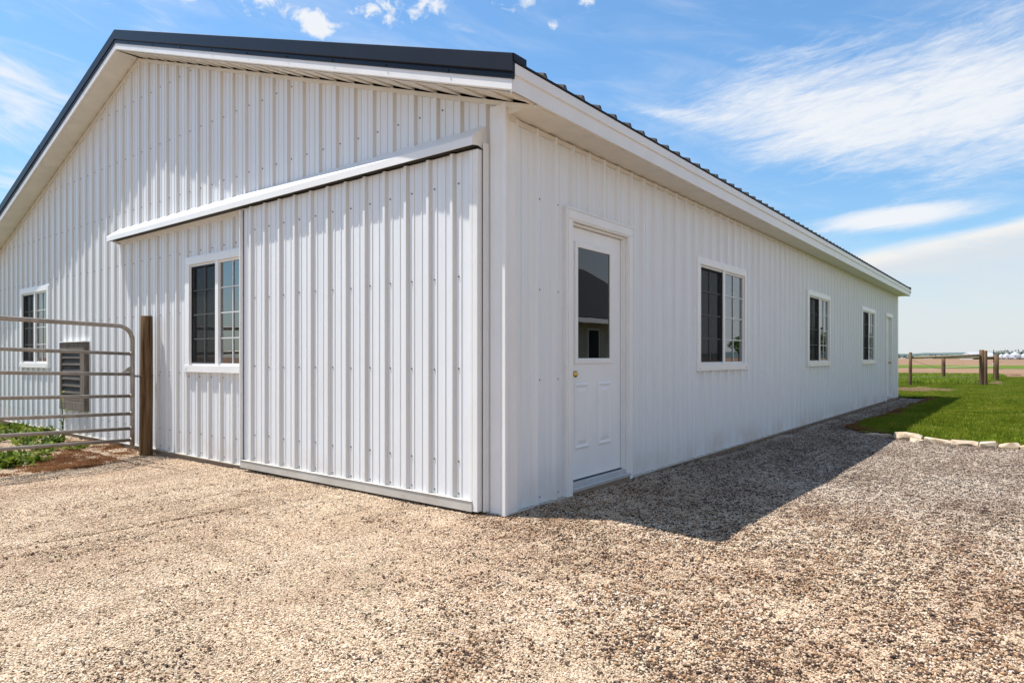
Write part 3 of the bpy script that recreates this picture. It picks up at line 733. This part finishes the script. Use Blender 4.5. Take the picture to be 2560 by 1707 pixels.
crs=[stone_tile(T2,[(int(n1*1.2),(.003,.0058),(.3,.9)),(n2,(.005,.009),(.25,.8)),(n3,(.009,.0145),(.15,.6))],10+i,M['coarse'],.002) for i,(n1,n2,n3) in enumerate([(4,1,0),(7,3,1),(22,8,0),(34,14,1),(80,32,1),(95,38,1),(150,64,2),(165,58,3)])]
rn=random.Random(3); pts=[]
cam=Vector((2.7275,-3.4046,1.0316)); yaw=R(38.0846); cd=Vector((-math.sin(yaw),math.cos(yaw))); crr=Vector((math.cos(yaw),math.sin(yaw)))
def tz(x,y,h): return max(gz(x,y),*(gz(x+a*h,y+b*h) for a in(-.4,.4) for b in (-.4,.4)))-.002
def seen(x,y,far=24):
    d=Vector((x,y))-cam.xy; D=d@cd
    return 1.2<D<far and abs(d@crr)<D*.80+1.2
def yard(x,y): return not((-BW<x<-.02 and .0<y<BL) or in_lawn(x,y) or y>18.2)
for i in range(-52,24):
    for j in range(-20,74):
        x=i*T; y=j*T
        if not yard(x,y) or not seen(x,y): continue
        if x<-7.2 and rn.random()<.4: continue
        pts.append((x+rn.uniform(-.03,.03),y+rn.uniform(-.03,.03),tz(x,y,T),rn.randrange(4)*math.pi/2+rn.uniform(-.2,.2),rn.uniform(.95,1.12),rn.randrange(4)))
for i in range(-40,24):
    for j in range(-20,44):
        x=(i+.5)*T+rn.uniform(-.03,.03); y=(j+.5)*T+rn.uniform(-.03,.03)
        if not yard(x,y) or not seen(x,y,11) or (-.2<x<.13 and y>-.13) or (x<.1 and y>-.13): continue
        pts.append((x,y,tz(x,y,T)-.0035,rn.randrange(4)*math.pi/2+rn.uniform(-.2,.2),rn.uniform(1.0,1.15),rn.randrange(4)))
for i in range(-90,48):
    for j in range(-40,148):
        x=i*T2+rn.uniform(-.03,.03); y=j*T2+rn.uniform(-.03,.03)
        if not yard(x,y) or not seen(x,y,22): continue
        # coarser towards the right and the foreground, in drifts
        w=.6*wob(x*1.3+y*.5,y*1.3)+.4*wob(x*2.9,y*2.6+1)+.25*wob(x*6.1+2,y*5.3)
        co=.30*x+.15*y+.34+.50*w
        if y>.6: co=max(co,.62+.35*w)
        if -3<y<-.3:
            for c in RUTS:
                if abs(x-c-.05*math.sin(y*1.3+c*5)-.04+.05*wob(x*9,y*7))<.085: co=max(co,.30+.3*wob(x*5,y*3))
        co=min(1,max(0,co+rn.gauss(0,.07)))
        if co<.03: 
            if rn.random()<.75: continue
        k=min(3,int(co*4.0))*2+rn.randrange(2)
        pts.append((x,y,tz(x,y,T2)+.002,rn.random()*6.28,rn.uniform(.9,1.15),4+k))
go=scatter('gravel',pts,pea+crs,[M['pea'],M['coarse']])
tag(go,'loose beige, brown and grey gravel covering the yard','gravel',kind='stuff')
print('gravel tiles',len(pts))

def blade_tile(T,n,h,w,seed,m,lean=.35,segs=1):
    r_=random.Random(seed); v=[];f=[];r=[]
    for i in range(n):
        x,y=r_.uniform(-T/2,T/2),r_.uniform(-T/2,T/2); a=r_.random()*6.28; H=h*r_.uniform(.5,1.2); ww=w*r_.uniform(.7,1.3); q=r_.random()
        dx,dy=math.cos(a),math.sin(a); l=r_.gauss(0,lean); b=r_.random()*6.28; lx,ly=math.cos(b)*l*H,math.sin(b)*l*H
        k=len(v)
        v+=[(x-dx*ww,y-dy*ww,-.01),(x+dx*ww,y+dy*ww,-.01),(x+dx*ww*.7+lx*.4,y+dy*ww*.7+ly*.4,H*.6),(x-dx*ww*.7+lx*.4,y-dy*ww*.7+ly*.4,H*.6),(x+lx,y+ly,H)]
        r+=[q]*5; f+=[(k,k+1,k+2,k+3),(k+3,k+2,k+4)]
    return proto(v,f,r,m)
def fld(x,y): return (((x+.5)/1.25)**2+((y-23.5)/2.9)**2)<1+.3*wob(x*3,y*2) or (((x-1.5)/.42)**2+((y-34.6)/2.3)**2)<1+.3*wob(x*4,y*3)
gt=[blade_tile(.5,900,.042,.0030,s,M['grass']) for s in (11,12,13)]+[blade_tile(.25,225,.042,.0030,s,M['grass']) for s in (16,17)]
st=[blade_tile(.5,420,.03,.004,s,M['straw'],1.6) for s in (14,15)]
pts=[]
for i in range(-2,30):
    for j in range(24,70):
        x=i*.25+rn.uniform(-.05,.05); y=j*.25+rn.uniform(-.05,.05)
        if in_lawn(x-.03,y-.24) and in_lawn(x-.08,y) and x<(4.6 if y<12 else 1.25): pts.append((x,y,lz(x,y),rn.random()*6.28,rn.uniform(.85,1.15),3+rn.randrange(2)))
for i in range(-14,16):
    for j in range(24,100):
        x=i*.5+rn.uniform(-.1,.1); y=j*.5+rn.uniform(-.1,.1)
        if not in_lawn(x,y) or (y<17.2 and not in_lawn(x-.3,y)): continue
        d=(Vector((x,y))-cam.xy); D=d@cd
        if d@crr>D*.80+1.5 or d@crr<D*.55-1: continue
        k=5+rn.randrange(2) if fld(x,y) else rn.randrange(3)
        pts.append((x,y,lz(x,y),rn.random()*6.28,rn.uniform(.85,1.15),k))
# denser fringe along the stone edging
for (a,b),(c,d_) in zip(EDGE[3:],EDGE[4:]):
    L=math.hypot(c-a,d_-b); 
    for k in range(max(1,int(L/.16))):
        t=rn.random(); x=a+(c-a)*t; y=b+(d_-b)*t+.12
        if x<4.5 and rn.random()<.0: pts.append((x,y,lz(x,y),rn.random()*6.28,.6,rn.randrange(3)))
lg=scatter('lawn_grass',pts,gt+st,[M['grass'],M['straw']])
tag(lg,'short mown green grass on the lawn with bare straw patches','grass',kind='stuff')
tt=[blade_tile(.6,260,.20,.009,s,M['tall'],.8) for s in (21,22)]
pts=[]
for i in range(-16,6):
    for j in range(53,82):
        x=i*.6+rn.uniform(-.2,.2); y=j*.6+rn.uniform(-.2,.2)
        if x>1.0+(y-31.5)*.02 or y<29.0+.9*(x+1.25)+.5 or y>48+rn.uniform(-1,1): continue
        pts.append((x,y,-.205,rn.random()*6.28,rn.uniform(.6,1.35),rn.randrange(2)))
for i in range(40): pts.append((rn.uniform(-9,9),rn.uniform(47,56),-.30,rn.random()*6.28,rn.uniform(.5,1.0),rn.randrange(2)))
for i in range(260): pts.append((rn.uniform(-9,9),46+14*rn.random()**1.8,-.30,rn.random()*6.28,rn.uniform(1.2,3.0),2))
tg=scatter('rough_grass',pts,tt+[st[0]],[M['tall']]); tag(tg,'taller rough green grass behind the far wooden fence','grass',kind='stuff')
# brown thatch along the cut lawn edge
th=[blade_tile(.2,150,.035,.0028,s,M['litter'],1.3) for s in (31,32)]
pts=[]
for (a,b),(c,d_) in zip(EDGE[:-2],EDGE[1:-1]):
    L=math.hypot(c-a,d_-b)
    for k in range(int(L/.05)+1):
        t=rn.random(); x=a+(c-a)*t; y=b+(d_-b)*t
        wd=.36 if y<7.7 else .03
        if y>7.7 and rn.random()<.6: continue
        pts.append((x+rn.uniform(-.02,.06),y+rn.uniform(-.03,wd),lz(x,y)-.006,rn.random()*6.28,rn.uniform(.6,1.0),rn.randrange(2)))
for i in range(300):                                   # litter strip by the gate
    x=rn.uniform(-7.0,-4.95); y=-.60-.28*(x+5.5)+rn.gauss(0,.26)
    if y<-.03 and rn.random()<.35+.65*sst(-6.6,-5.2,x): pts.append((x,y,gz(x,y),rn.random()*6.28,rn.uniform(.5,.95),rn.randrange(2)))
tag(scatter('dead_grass',pts,th,[M['litter']]),'rusty brown dead grass along the lawn edge and by the gate','dead grass',kind='stuff')
# leafy weeds behind the gate
def weed_tile(seed,n,h):
    r_=random.Random(seed); v=[];f=[];r=[]
    for i in range(n):
        a=r_.random()*6.28; el=r_.uniform(.15,1.3); L=h*r_.uniform(.5,1.2); q=r_.random(); w=L*r_.uniform(.14,.3)
        x,y=r_.gauss(0,.06),r_.gauss(0,.06); D=Vector((math.cos(a)*math.cos(el),math.sin(a)*math.cos(el),math.sin(el))); Sd=Vector((-math.sin(a),math.cos(a),r_.uniform(-.4,.4))).normalized()
        b=Vector((x,y,r_.uniform(0,h*.5))); k=len(v); t1=b+D*L*.5; tip=b+D*L+Vector((0,0,-L*.25))
        v+=[tuple(b),tuple(t1+Sd*w),tuple(tip),tuple(t1-Sd*w),tuple(t1+Vector((0,0,-.01)))]; r+=[q]*5
        f+=[(k,k+1,k+4),(k,k+4,k+3),(k+1,k+2,k+4),(k+4,k+2,k+3)]
    return proto(v,f,r,M['weed'])
wt=[weed_tile(s,70,.10) for s in (41,42,43)]
pts=[]
for i in range(760):
    x=rn.uniform(-13,-5.0); y=rn.uniform(-3.2,-.08)
    lim=-.62-.28*(x+5.5)                                 # weeds lie left/behind this line
    dd=(-.55-(x+5.2)*.02)
    inA=(x<-5.35 and y<-.62-.30*(x+5.5)*-1*.55-.30 and y>-3.2 and x<-5.15+.12*(y+1.5))
    inB=(x<-8.0 and y<-.05)
    inC=(-8.2<x<-6.2 and -.75<y<-.12 and rn.random()<.25)
    if inA or inB or inC: pts.append((x,y,gz(x,y),rn.random()*6.28,rn.uniform(.6,1.25),rn.randrange(3)))
print('weeds',len(pts))
tag(scatter('weeds',pts,wt,[M['weed']]),'low leafy green weeds growing behind the tube gate','weeds',kind='stuff')
# tall weed in front of the vent
wx,wy=-7.15,-.26
wp=empty('weed_plant',(wx,wy,gz(wx,wy)),'tall thin yellow green weed standing in front of the louvred vent','plant')
mb=MB(); z0=gz(wx,wy); mb.tube([(wx,wy,z0),(wx+.02,wy,z0+.3),(wx-.01,wy-.02,z0+.62)],[.008,.006,.003],6); mb.build('stem',M['leafA'],wp,tuple(wp.location))
mb=MB(); r_=random.Random(5)
for i in range(90):
    z=z0+r_.uniform(.05,.66); a=r_.random()*6.28; L=r_.uniform(.03,.10)*(1.15-(z-z0)); 
    b=Vector((wx,wy,z)); D=Vector((math.cos(a),math.sin(a),r_.uniform(.1,.9))).normalized(); Sd=D.cross(Vector((0,0,1))).normalized()*L*.18
    mb.add([b,b+D*L*.5+Sd,b+D*L,b+D*L*.5-Sd],[(0,1,2,3)])
lo=mb.build('leaves',M['weed'],wp,tuple(wp.location)); attr(lo.data,[r_.uniform(.5,1) for _ in range(len(lo.data.vertices))])

# stones edging the lawn
import bmesh
STN=[(1.03,6.78,.085,.06,.040,'small shaded grey edging stone at the shaded lawn corner'),
     (1.21,6.66,.085,.06,.045,'small pale edging stone at the edge of the barn shadow'),
     (1.485,6.55,.165,.085,.085,'large tan wedge shaped edging stone, first in full sun'),
     (1.60,6.36,.075,.05,.050,'small bright white edging stone in front of the tan wedge'),
     (1.815,6.45,.140,.075,.062,'long flat white edging stone right of the tan wedge'),
     (2.10,6.42,.135,.085,.068,'long tan white edging stone with brown end, mid row'),
     (2.34,6.38,.092,.085,.075,'blocky cream edging stone with orange stained side'),
     (2.545,6.40,.095,.080,.070,'squarish cream edging stone with brown right end'),
     (2.78,6.36,.120,.085,.062,'pale edging stone cut by the right edge of the photo')]
for i,(x,y,a,b,h,lab) in enumerate(STN):
    r_=random.Random(160+i); bm=bmesh.new()
    for k in range(34):
        p=Vector((r_.uniform(-1,1),r_.uniform(-1,1),r_.uniform(-1,1))); q=max(abs(p.x),abs(p.y),abs(p.z)); p=p/q*r_.uniform(.80,1.0)
        n=p.length; p=p*(1.0 if n<1.25 else 1.25/n)
        bm.verts.new((p.x*a*1.16,p.y*b*1.1,p.z*h*.76*(1+.25*math.sin(p.x*2+i))))
    res=bmesh.ops.convex_hull(bm,input=bm.verts[:])
    bmesh.ops.delete(bm,geom=[v for v in bm.verts if not v.link_faces],context='VERTS')
    me=bpy.data.meshes.new('edging_stone'); bm.to_mesh(me); bm.free(); me.materials.append(M['limestone'])
    o=bpy.data.objects.new('edging_stone',me); COL.objects.link(o); o.location=(x,y,gz(x,y)+h*.32); o.rotation_euler=(r_.uniform(-.08,.08),r_.uniform(-.06,.06),r_.uniform(-.2,.1))
    md=o.modifiers.new('b','BEVEL'); md.width=.006; md.segments=2
    tag(o,lab,'stone','stones edging the lawn')

# ------------------------------------------------------------------ distance
mb=MB(); N=70; prev=None
for i in range(N+1):
    a=R(-30+i*60/N); D=1700; x=math.sin(a)*D; y=math.cos(a)*D
    h=13+2.2*math.sin(i*.35+1.0)+1.6*math.sin(i*.9)+.8*math.sin(i*2.3)
    cur=((x,y,-1),(x*1.1,y*1.1,max(2,h)),(x*1.4,y*1.4,-1))
    if prev:
        mb.quad(prev[0],cur[0],cur[1],prev[1]); mb.quad(prev[1],cur[1],cur[2],prev[2])
    prev=cur
tag(mb.build('hills',M['hill'],smooth=True),kind='structure')
def leaf_blob(mb,c,r,n,s,r_):
    for i in range(n):
        d=Vector((r_.gauss(0,1),r_.gauss(0,1),r_.gauss(0,1))).normalized()*r*(r_.random()**.4); p=Vector(c)+Vector((d.x,d.y,d.z*.8))
        a=Vector((r_.gauss(0,1),r_.gauss(0,1),r_.gauss(0,1))).normalized(); b=a.cross(Vector((r_.gauss(0,1),r_.gauss(0,1),r_.gauss(0,1)))).normalized()
        mb.add([p-a*s,p+b*s*.6,p+a*s,p-b*s*.6],[(0,1,2,3)])
mb=MB(); r_=random.Random(77)
def belt(a0,a1,D,n,h0,h1,gap=0):
    for i in range(n):
        t=i/(n-1); az=R(a0+(a1-a0)*t+r_.uniform(-.1,.1)); d=D*(1+r_.uniform(-.03,.06)); h=h0+(h1-h0)*r_.random()
        if r_.random()<gap: continue
        leaf_blob(mb,(math.sin(az)*d-0+2.7,math.cos(az)*d-3.4,h*.45),h*.55,80,h*.085,r_)
belt(-14,-4.5,640,110,2.4,4.2); belt(-8.6,-7.9,620,5,5.5,7.5); belt(-4.5,-2.3,640,26,2,3.5)
belt(-2.4,14,620,110,5,8.5)
tag(mb.build('wood',M['wood_far']),'low distant belt of grey green trees along the horizon','wood',kind='stuff')
def polar(u,D): # horizontal offset along the right-hand horizon
    v=cd+crr*u; return (cam.x+v.x*D,cam.y+v.y*D)
def grain_bin(u,D,r,h,lab):
    x,y=polar(u,D); o=empty('grain_bin',(x,y,-.3),lab,'grain bin','grain bins on the horizon')
    w=MB(); w.lathe([(r,-.3),(r,h)],x,y,24); q=w.build('bin_wall',M['bin'],o,(x,y,-.3))
    for p in q.data.polygons: p.use_smooth=len(p.vertices)==4
    w=MB(); w.lathe([(r*1.05,h-.05),(r*.12,h+r*.62),(r*.12,h+r*.62+.25),(.01,h+r*.62+.4)],x,y,24); w.build('bin_roof',M['bin'],o,(x,y,-.3))
    w=MB(); w.box(x-r*.25,x+r*.25,y-r*1.02,y-r*.97,0,h*.45); w.build('bin_door',M['shed'],o,(x,y,-.3))
D0=400; px=lambda q:(q-1280)/1649.15
grain_bin(px(2503),D0*1.1,1.6,2.2,'leftmost grain bin, half hidden behind the shorter fence end post')
grain_bin(px(2516.5),D0,1.95,2.35,'narrow pale metal grain bin left of the widest bin')
grain_bin(px(2537.5),D0*.97,2.9,2.4,'widest metal grain bin with tall cone roof')
grain_bin(px(2563),D0*1.02,2.5,2.3,'grain bin at the right edge of the horizon')
def shed(u0,u1,D,h,roofh,lab,dark):
    a=Vector(polar(u0,D)); b=Vector(polar(u1,D)); n=Vector((-(b-a).y,(b-a).x)).normalized(); c=b+n*12; d=a+n*12; m=(a+d)/2; m2=(b+c)/2
    o=empty('farm_shed',(a.x,a.y,-.3),lab,'shed','farm sheds on the horizon')
    w=MB(); 
    for p,q in ((a,b),(b,c),(c,d),(d,a)): w.quad((p.x,p.y,-.3),(q.x,q.y,-.3),(q.x,q.y,h),(p.x,p.y,h))
    w.add([(a.x,a.y,h),(d.x,d.y,h),(m.x,m.y,h+roofh)],[(0,1,2)]); w.add([(b.x,b.y,h),(c.x,c.y,h),(m2.x,m2.y,h+roofh)],[(0,1,2)])
    w.build('wall',M['shed'],o,(a.x,a.y,-.3))
    w=MB(); e=n*.6
    w.quad((a.x-e.x,a.y-e.y,h-.1),(b.x-e.x,b.y-e.y,h-.1),(m2.x,m2.y,h+roofh+.05),(m.x,m.y,h+roofh+.05)); w.quad((d.x,d.y,h),(c.x,c.y,h),(m2.x,m2.y,h+roofh+.05),(m.x,m.y,h+roofh+.05)); w.build('roof',M['bin'],o,(a.x,a.y,-.3))
    if dark:
        w=MB(); t=(b-a); k=max(2,int(t.length/7))
        for i in range(k):
            p=a+t*((i+.12)/k)-n*.06; q=a+t*((i+.88)/k)-n*.06; w.quad((p.x,p.y,-.25),(q.x,q.y,-.25),(q.x,q.y,h*.62),(p.x,p.y,h*.62))
        w.build('opening_shade',M['black'],o,(a.x,a.y,-.3))  # black sheets on the closed wall stand in for the shaded open front
shed((2431-1280)/1649.15,(2494-1280)/1649.15,430,1.5,3.0,'long pale open fronted shed behind the far fence end posts',True)
shed((2330-1280)/1649.15,(2392-1280)/1649.15,640,1.6,1.2,'long low white shed under the tree line above the fence rail',False)
shed((2265-1280)/1649.15,(2272-1280)/1649.15,640,1.4,1.0,'tiny white shed on the horizon beside the barn corner',False)


# what the panes mirror, out of frame to the right: a house and a few trees
hx0,hx1,hy0,hy1=8.65,17.35,8.6,21.5; zw=2.45; hzr=4.85
ho=empty('house',(hx0,hy0,-.1),'cream house with dark shingle roof mirrored in the door glass','house')
w=MB(); w.box(hx0,hx1,hy0,hy1,-.3,zw); hm=(hx0+hx1)/2
for y in (hy0,hy1): w.add([(hx0,y,zw),(hx1,y,zw),(hm,y,hzr-.1)],[(0,1,2)])
w.build('wall',M['cream'],ho,tuple(ho.location))
w=MB(); sl=(hzr-zw)/(hm-hx0)
for s,x in ((-1,hx0),(1,hx1)):
    xe=x+s*.45; ze=zw-sl*.45
    w.add([(xe,hy0-.4,ze),(xe,hy1+.4,ze),(hm,hy1+.4,hzr),(hm,hy0-.4,hzr),(xe,hy0-.4,ze+.12),(xe,hy1+.4,ze+.12),(hm,hy1+.4,hzr+.12),(hm,hy0-.4,hzr+.12)],[(0,1,2,3),(4,5,6,7),(0,1,5,4),(0,3,7,4),(1,2,6,5)])
w.build('roof',M['shingle'],ho,tuple(ho.location))
w=MB(); w.box(hx0-.56,hx0-.45,hy0-.4,hy1+.4,zw-.32,zw-.18); w.build('gutter',M['trim'],ho,tuple(ho.location))
for y in (12.0,15.55,18.4):
    w=MB(); w.box(hx0-.04,hx0-.001,y-.35,y+.35,.8,2.0); wf=w.build('window',M['vinyl'],ho,tuple(ho.location))
    w=MB(); w.quad((hx0-.045,y-.28,.87),(hx0-.045,y+.28,.87),(hx0-.045,y+.28,1.93),(hx0-.045,y-.28,1.93)); w.build('pane',M['black'],wf)
    wf.data.update()
for o in ho.children:
    for c in o.children: c.matrix_parent_inverse=Matrix.Identity(4); c.location=(-ho.location[0],-ho.location[1],-ho.location[2])
def tree(x,y,h,seed,lab):
    o=empty('tree',(x,y,-.3),lab,'tree','trees mirrored in the barn windows'); r_=random.Random(seed)
    w=MB(); w.tube([(x,y,-.4),(x+.1,y,h*.25),(x,y+.1,h*.6)],[h*.04,h*.03,h*.012],8)
    for k in range(5):
        a=r_.random()*6.28; w.tube([(x,y,h*(.25+.06*k)),(x+math.cos(a)*h*.22,y+math.sin(a)*h*.22,h*(.5+.07*k))],[h*.016,h*.005],6)
    w.build('trunk',M['bark'],o,(x,y,-.3))
    w=MB()
    for k in range(11): leaf_blob(w,(x+r_.gauss(0,h*.16),y+r_.gauss(0,h*.16),h*r_.uniform(.4,.85)),h*.2,110,h*.035,r_)
    w.build('crown',M['leafA'],o,(x,y,-.3))
tree(39,117,5.2,1,'round tree standing alone in the field, mirrored in the near long wall window'); tree(17.5,83,5.4,2,'leafy tree mirrored in the second long wall window'); tree(13.6,92,4.2,3,'smaller tree mirrored in the far long wall window')

# ------------------------------------------------------------------ sky and sun
SUN=Vector((-.378,-.19,1.0)).normalized()
el=math.asin(SUN.z); rot=math.atan2(SUN.x,SUN.y)%(2*math.pi)
w=bpy.data.worlds.new('World'); sc.world=w; w.use_nodes=True; t=NT(w.node_tree)
bg=t.n['Background']
sky=t.new('ShaderNodeTexSky',sky_type='NISHITA'); sky.sun_disc=False; sky.sun_elevation=el; sky.sun_rotation=rot; sky.air_density=1.0; sky.dust_density=.6; sky.ozone_density=2.0; sky.altitude=200
tc_=t.new('ShaderNodeTexCoord'); dv=tc_.outputs['Generated']; xs=t.new('ShaderNodeSeparateXYZ'); t.put(xs.inputs[0],dv)
az=t.math('MULTIPLY',t.math('ARCTAN2',xs.outputs[0],xs.outputs[1]),57.2958); elv=t.math('MULTIPLY',t.math('ARCSINE',xs.outputs[2]),57.2958)
def blob(a0,e0,sa,se,ro=0,pw=1.0):
    A=t.math('SUBTRACT',az,a0); E=t.math('SUBTRACT',elv,e0); c,s=math.cos(R(ro)),math.sin(R(ro))
    u=t.math('ADD',t.math('MULTIPLY',A,c),t.math('MULTIPLY',E,s)); v=t.math('SUBTRACT',t.math('MULTIPLY',E,c),t.math('MULTIPLY',A,s))
    q=t.math('ADD',t.math('POWER',t.math('ABSOLUTE',t.math('DIVIDE',u,sa)),2.0),t.math('POWER',t.math('ABSOLUTE',t.math('DIVIDE',v,se)),2.0))
    if pw!=1.0: q=t.math('POWER',q,pw)
    return t.math('EXPONENT',t.math('MULTIPLY',q,-1.0))
def skyn(ka,ke,ro,scale,detail,rough,off=0,dist=0):
    c=t.new('ShaderNodeCombineXYZ'); t.put(c.inputs[0],az); t.put(c.inputs[1],elv); c.inputs[2].default_value=off
    n=t.new('ShaderNodeTexNoise'); t.put(n.inputs['Vector'],t.vmap(t.vmap(c.outputs[0],(1,1,1),(0,0,R(-ro))),(ka,ke,1)))
    n.inputs['Scale'].default_value=scale; n.inputs['Detail'].default_value=detail; n.inputs['Roughness'].default_value=rough; n.inputs['Distortion'].default_value=dist
    return n.outputs[0]
ADD=lambda *a: a[0] if len(a)==1 else t.math('ADD',a[0],ADD(*a[1:]))
MUL=lambda a,b: t.math('MULTIPLY',a,b)
cir=skyn(.10,.55,6,1.0,8,.62,0,.6); cirl=skyn(.13,.5,-14,1.0,8,.6,5,.8); puffn=skyn(.55,.75,0,1.0,7,.62,2,.4)
cirf=skyn(.45,2.2,9,1.0,8,.7,12,.8)
thin=skyn(.06,.25,-12,1.0,7,.6,8,.5)
# wide cirrus sheet in the north
bigm=ADD(blob(-9,17.6,14,4.6,-14,1.6),MUL(blob(2,20.5,12,5.0,12),1.0),MUL(blob(-15,18.6,9,2.4,-5),.5),MUL(blob(-26,20.0,5.2,.55,-10),.8))
m1=t.smooth(.20,1.40,ADD(MUL(bigm,.74),ADD(MUL(t.math('SUBTRACT',cir,.5),1.7),MUL(t.math('SUBTRACT',cirf,.5),1.1))))
m1=MUL(m1,.93)
m2=MUL(t.smooth(.15,.95,ADD(blob(-7.6,10.4,6.4,.95,1.5,1.2),ADD(MUL(t.math('SUBTRACT',cir,.5),.7),MUL(t.math('SUBTRACT',cirf,.5),.5)))),.93)
# bank of milky cloud low in the north, its upper edge rising to the right
edge=t.math('SUBTRACT',ADD(8.1,ADD(MUL(t.math('ADD',az,11.0),.17),MUL(t.math('SUBTRACT',cir,.5),1.2))),elv)
m3=MUL(t.smooth(-.1,.9,edge),t.smooth(-16.5,-10.5,az))
m3w=MUL(t.math('SUBTRACT',m3,MUL(MUL(m3,t.smooth(.45,.75,cirl)),.30)),t.ramp(t.math('DIVIDE',edge,9.0),[(0,1),(.18,.98),(.38,.74),(1,.72)]))
# cirrus in the west
ml=ADD(MUL(blob(-77,18,7,3.6,-8),1.0),MUL(blob(-74,11,6,2.5,0),.8),MUL(blob(-66,23.5,8,1.6,-14),.5),MUL(blob(-50,25,12,2.5,-10),.35))
m4=MUL(t.smooth(.25,1.15,ADD(MUL(ml,.85),MUL(t.math('SUBTRACT',cirl,.5),2.0))),.85)
# small broken puffs high up
mp_=ADD(blob(-58.5,26.9,3.6,1.3),blob(-64.2,26.0,1.4,.9),blob(-54.6,25.6,1.3,1.2,30),blob(-49.3,27.6,3.2,1.4),blob(-44.3,28.3,2.0,1.5),blob(-37.6,28.6,2.6,1.4),blob(-34.6,26.6,.8,.8),blob(-31.5,28.3,1.6,.9),MUL(blob(-52,25.6,5,1.0),.5))
m5=MUL(t.smooth(.52,.92,ADD(MUL(mp_,.75),MUL(t.math('SUBTRACT',puffn,.5),1.9))),.92)
# thin veil everywhere, added unseen clouds east and south to brighten the long wall
m6=MUL(MUL(t.smooth(.42,.85,thin),t.smooth(46,30,elv)),.40)
gen=skyn(.05,.11,10,1.0,6,.6,15,.5)
behind=t.smooth(10,40,az)
m7=MUL(MUL(t.smooth(.40,.66,gen),behind),.45)
hz=MUL(t.smooth(9.0,-.5,elv),.58)
inv=lambda m: t.math('SUBTRACT',1.0,m)
cl=inv(MUL(MUL(MUL(inv(m1),inv(m2)),MUL(inv(m4),inv(m5))),MUL(MUL(inv(m6),inv(m7)),inv(m3w))))
SKYC=1.0
hs_=t.new('ShaderNodeHueSaturation'); hs_.inputs['Saturation'].default_value=1.10; hs_.inputs['Value'].default_value=1.0; t.l.new(sky.outputs[0],hs_.inputs['Color'])
blue=t.mix(1.0,hs_.outputs[0],C4((.88,1.07,1.09)),'MULTIPLY')
WH=5.0
milky=t.mix(t.smooth(2.2,.3,edge),C4((.79*WH,.83*WH,.87*WH)),C4((1.0*WH,.985*WH,.95*WH)))
white=t.mix(m3,C4((.97*WH,.99*WH,1.02*WH)),milky)
low=t.smooth(24,4,elv)
blue=t.mix(MUL(low,.85),blue,C4((.82,.76,.76)),'MULTIPLY')
colr=t.mix(hz,blue,C4((.77*WH,.80*WH,.83*WH)))
colr=t.mix(cl,colr,white)
t.put(bg.inputs[0],colr); bg.inputs[1].default_value=.104
L=bpy.data.lights.new('sun','SUN'); L.energy=4.5; L.angle=R(.45); L.color=(1,.94,.855); so=bpy.data.objects.new('sun',L); COL.objects.link(so)
so.rotation_euler=(-SUN).to_track_quat('-Z','Y').to_euler()

# ------------------------------------------------------------------ camera
cdt=bpy.data.cameras.new('camera'); co=bpy.data.objects.new('camera',cdt); COL.objects.link(co); sc.camera=co
cdt.sensor_width=36; cdt.sensor_fit='HORIZONTAL'; cdt.lens=36*1649.15/2560; cdt.shift_y=39.66/2560; cdt.clip_start=.05; cdt.clip_end=12000
co.location=cam; co.rotation_euler=(R(90),0,yaw)
vs=sc.view_settings; vs.view_transform='Standard'; vs.look='None'; vs.exposure=.86; vs.gamma=1; vs.use_curve_mapping=False
sc.cycles.max_bounces=8; sc.cycles.transparent_max_bounces=12
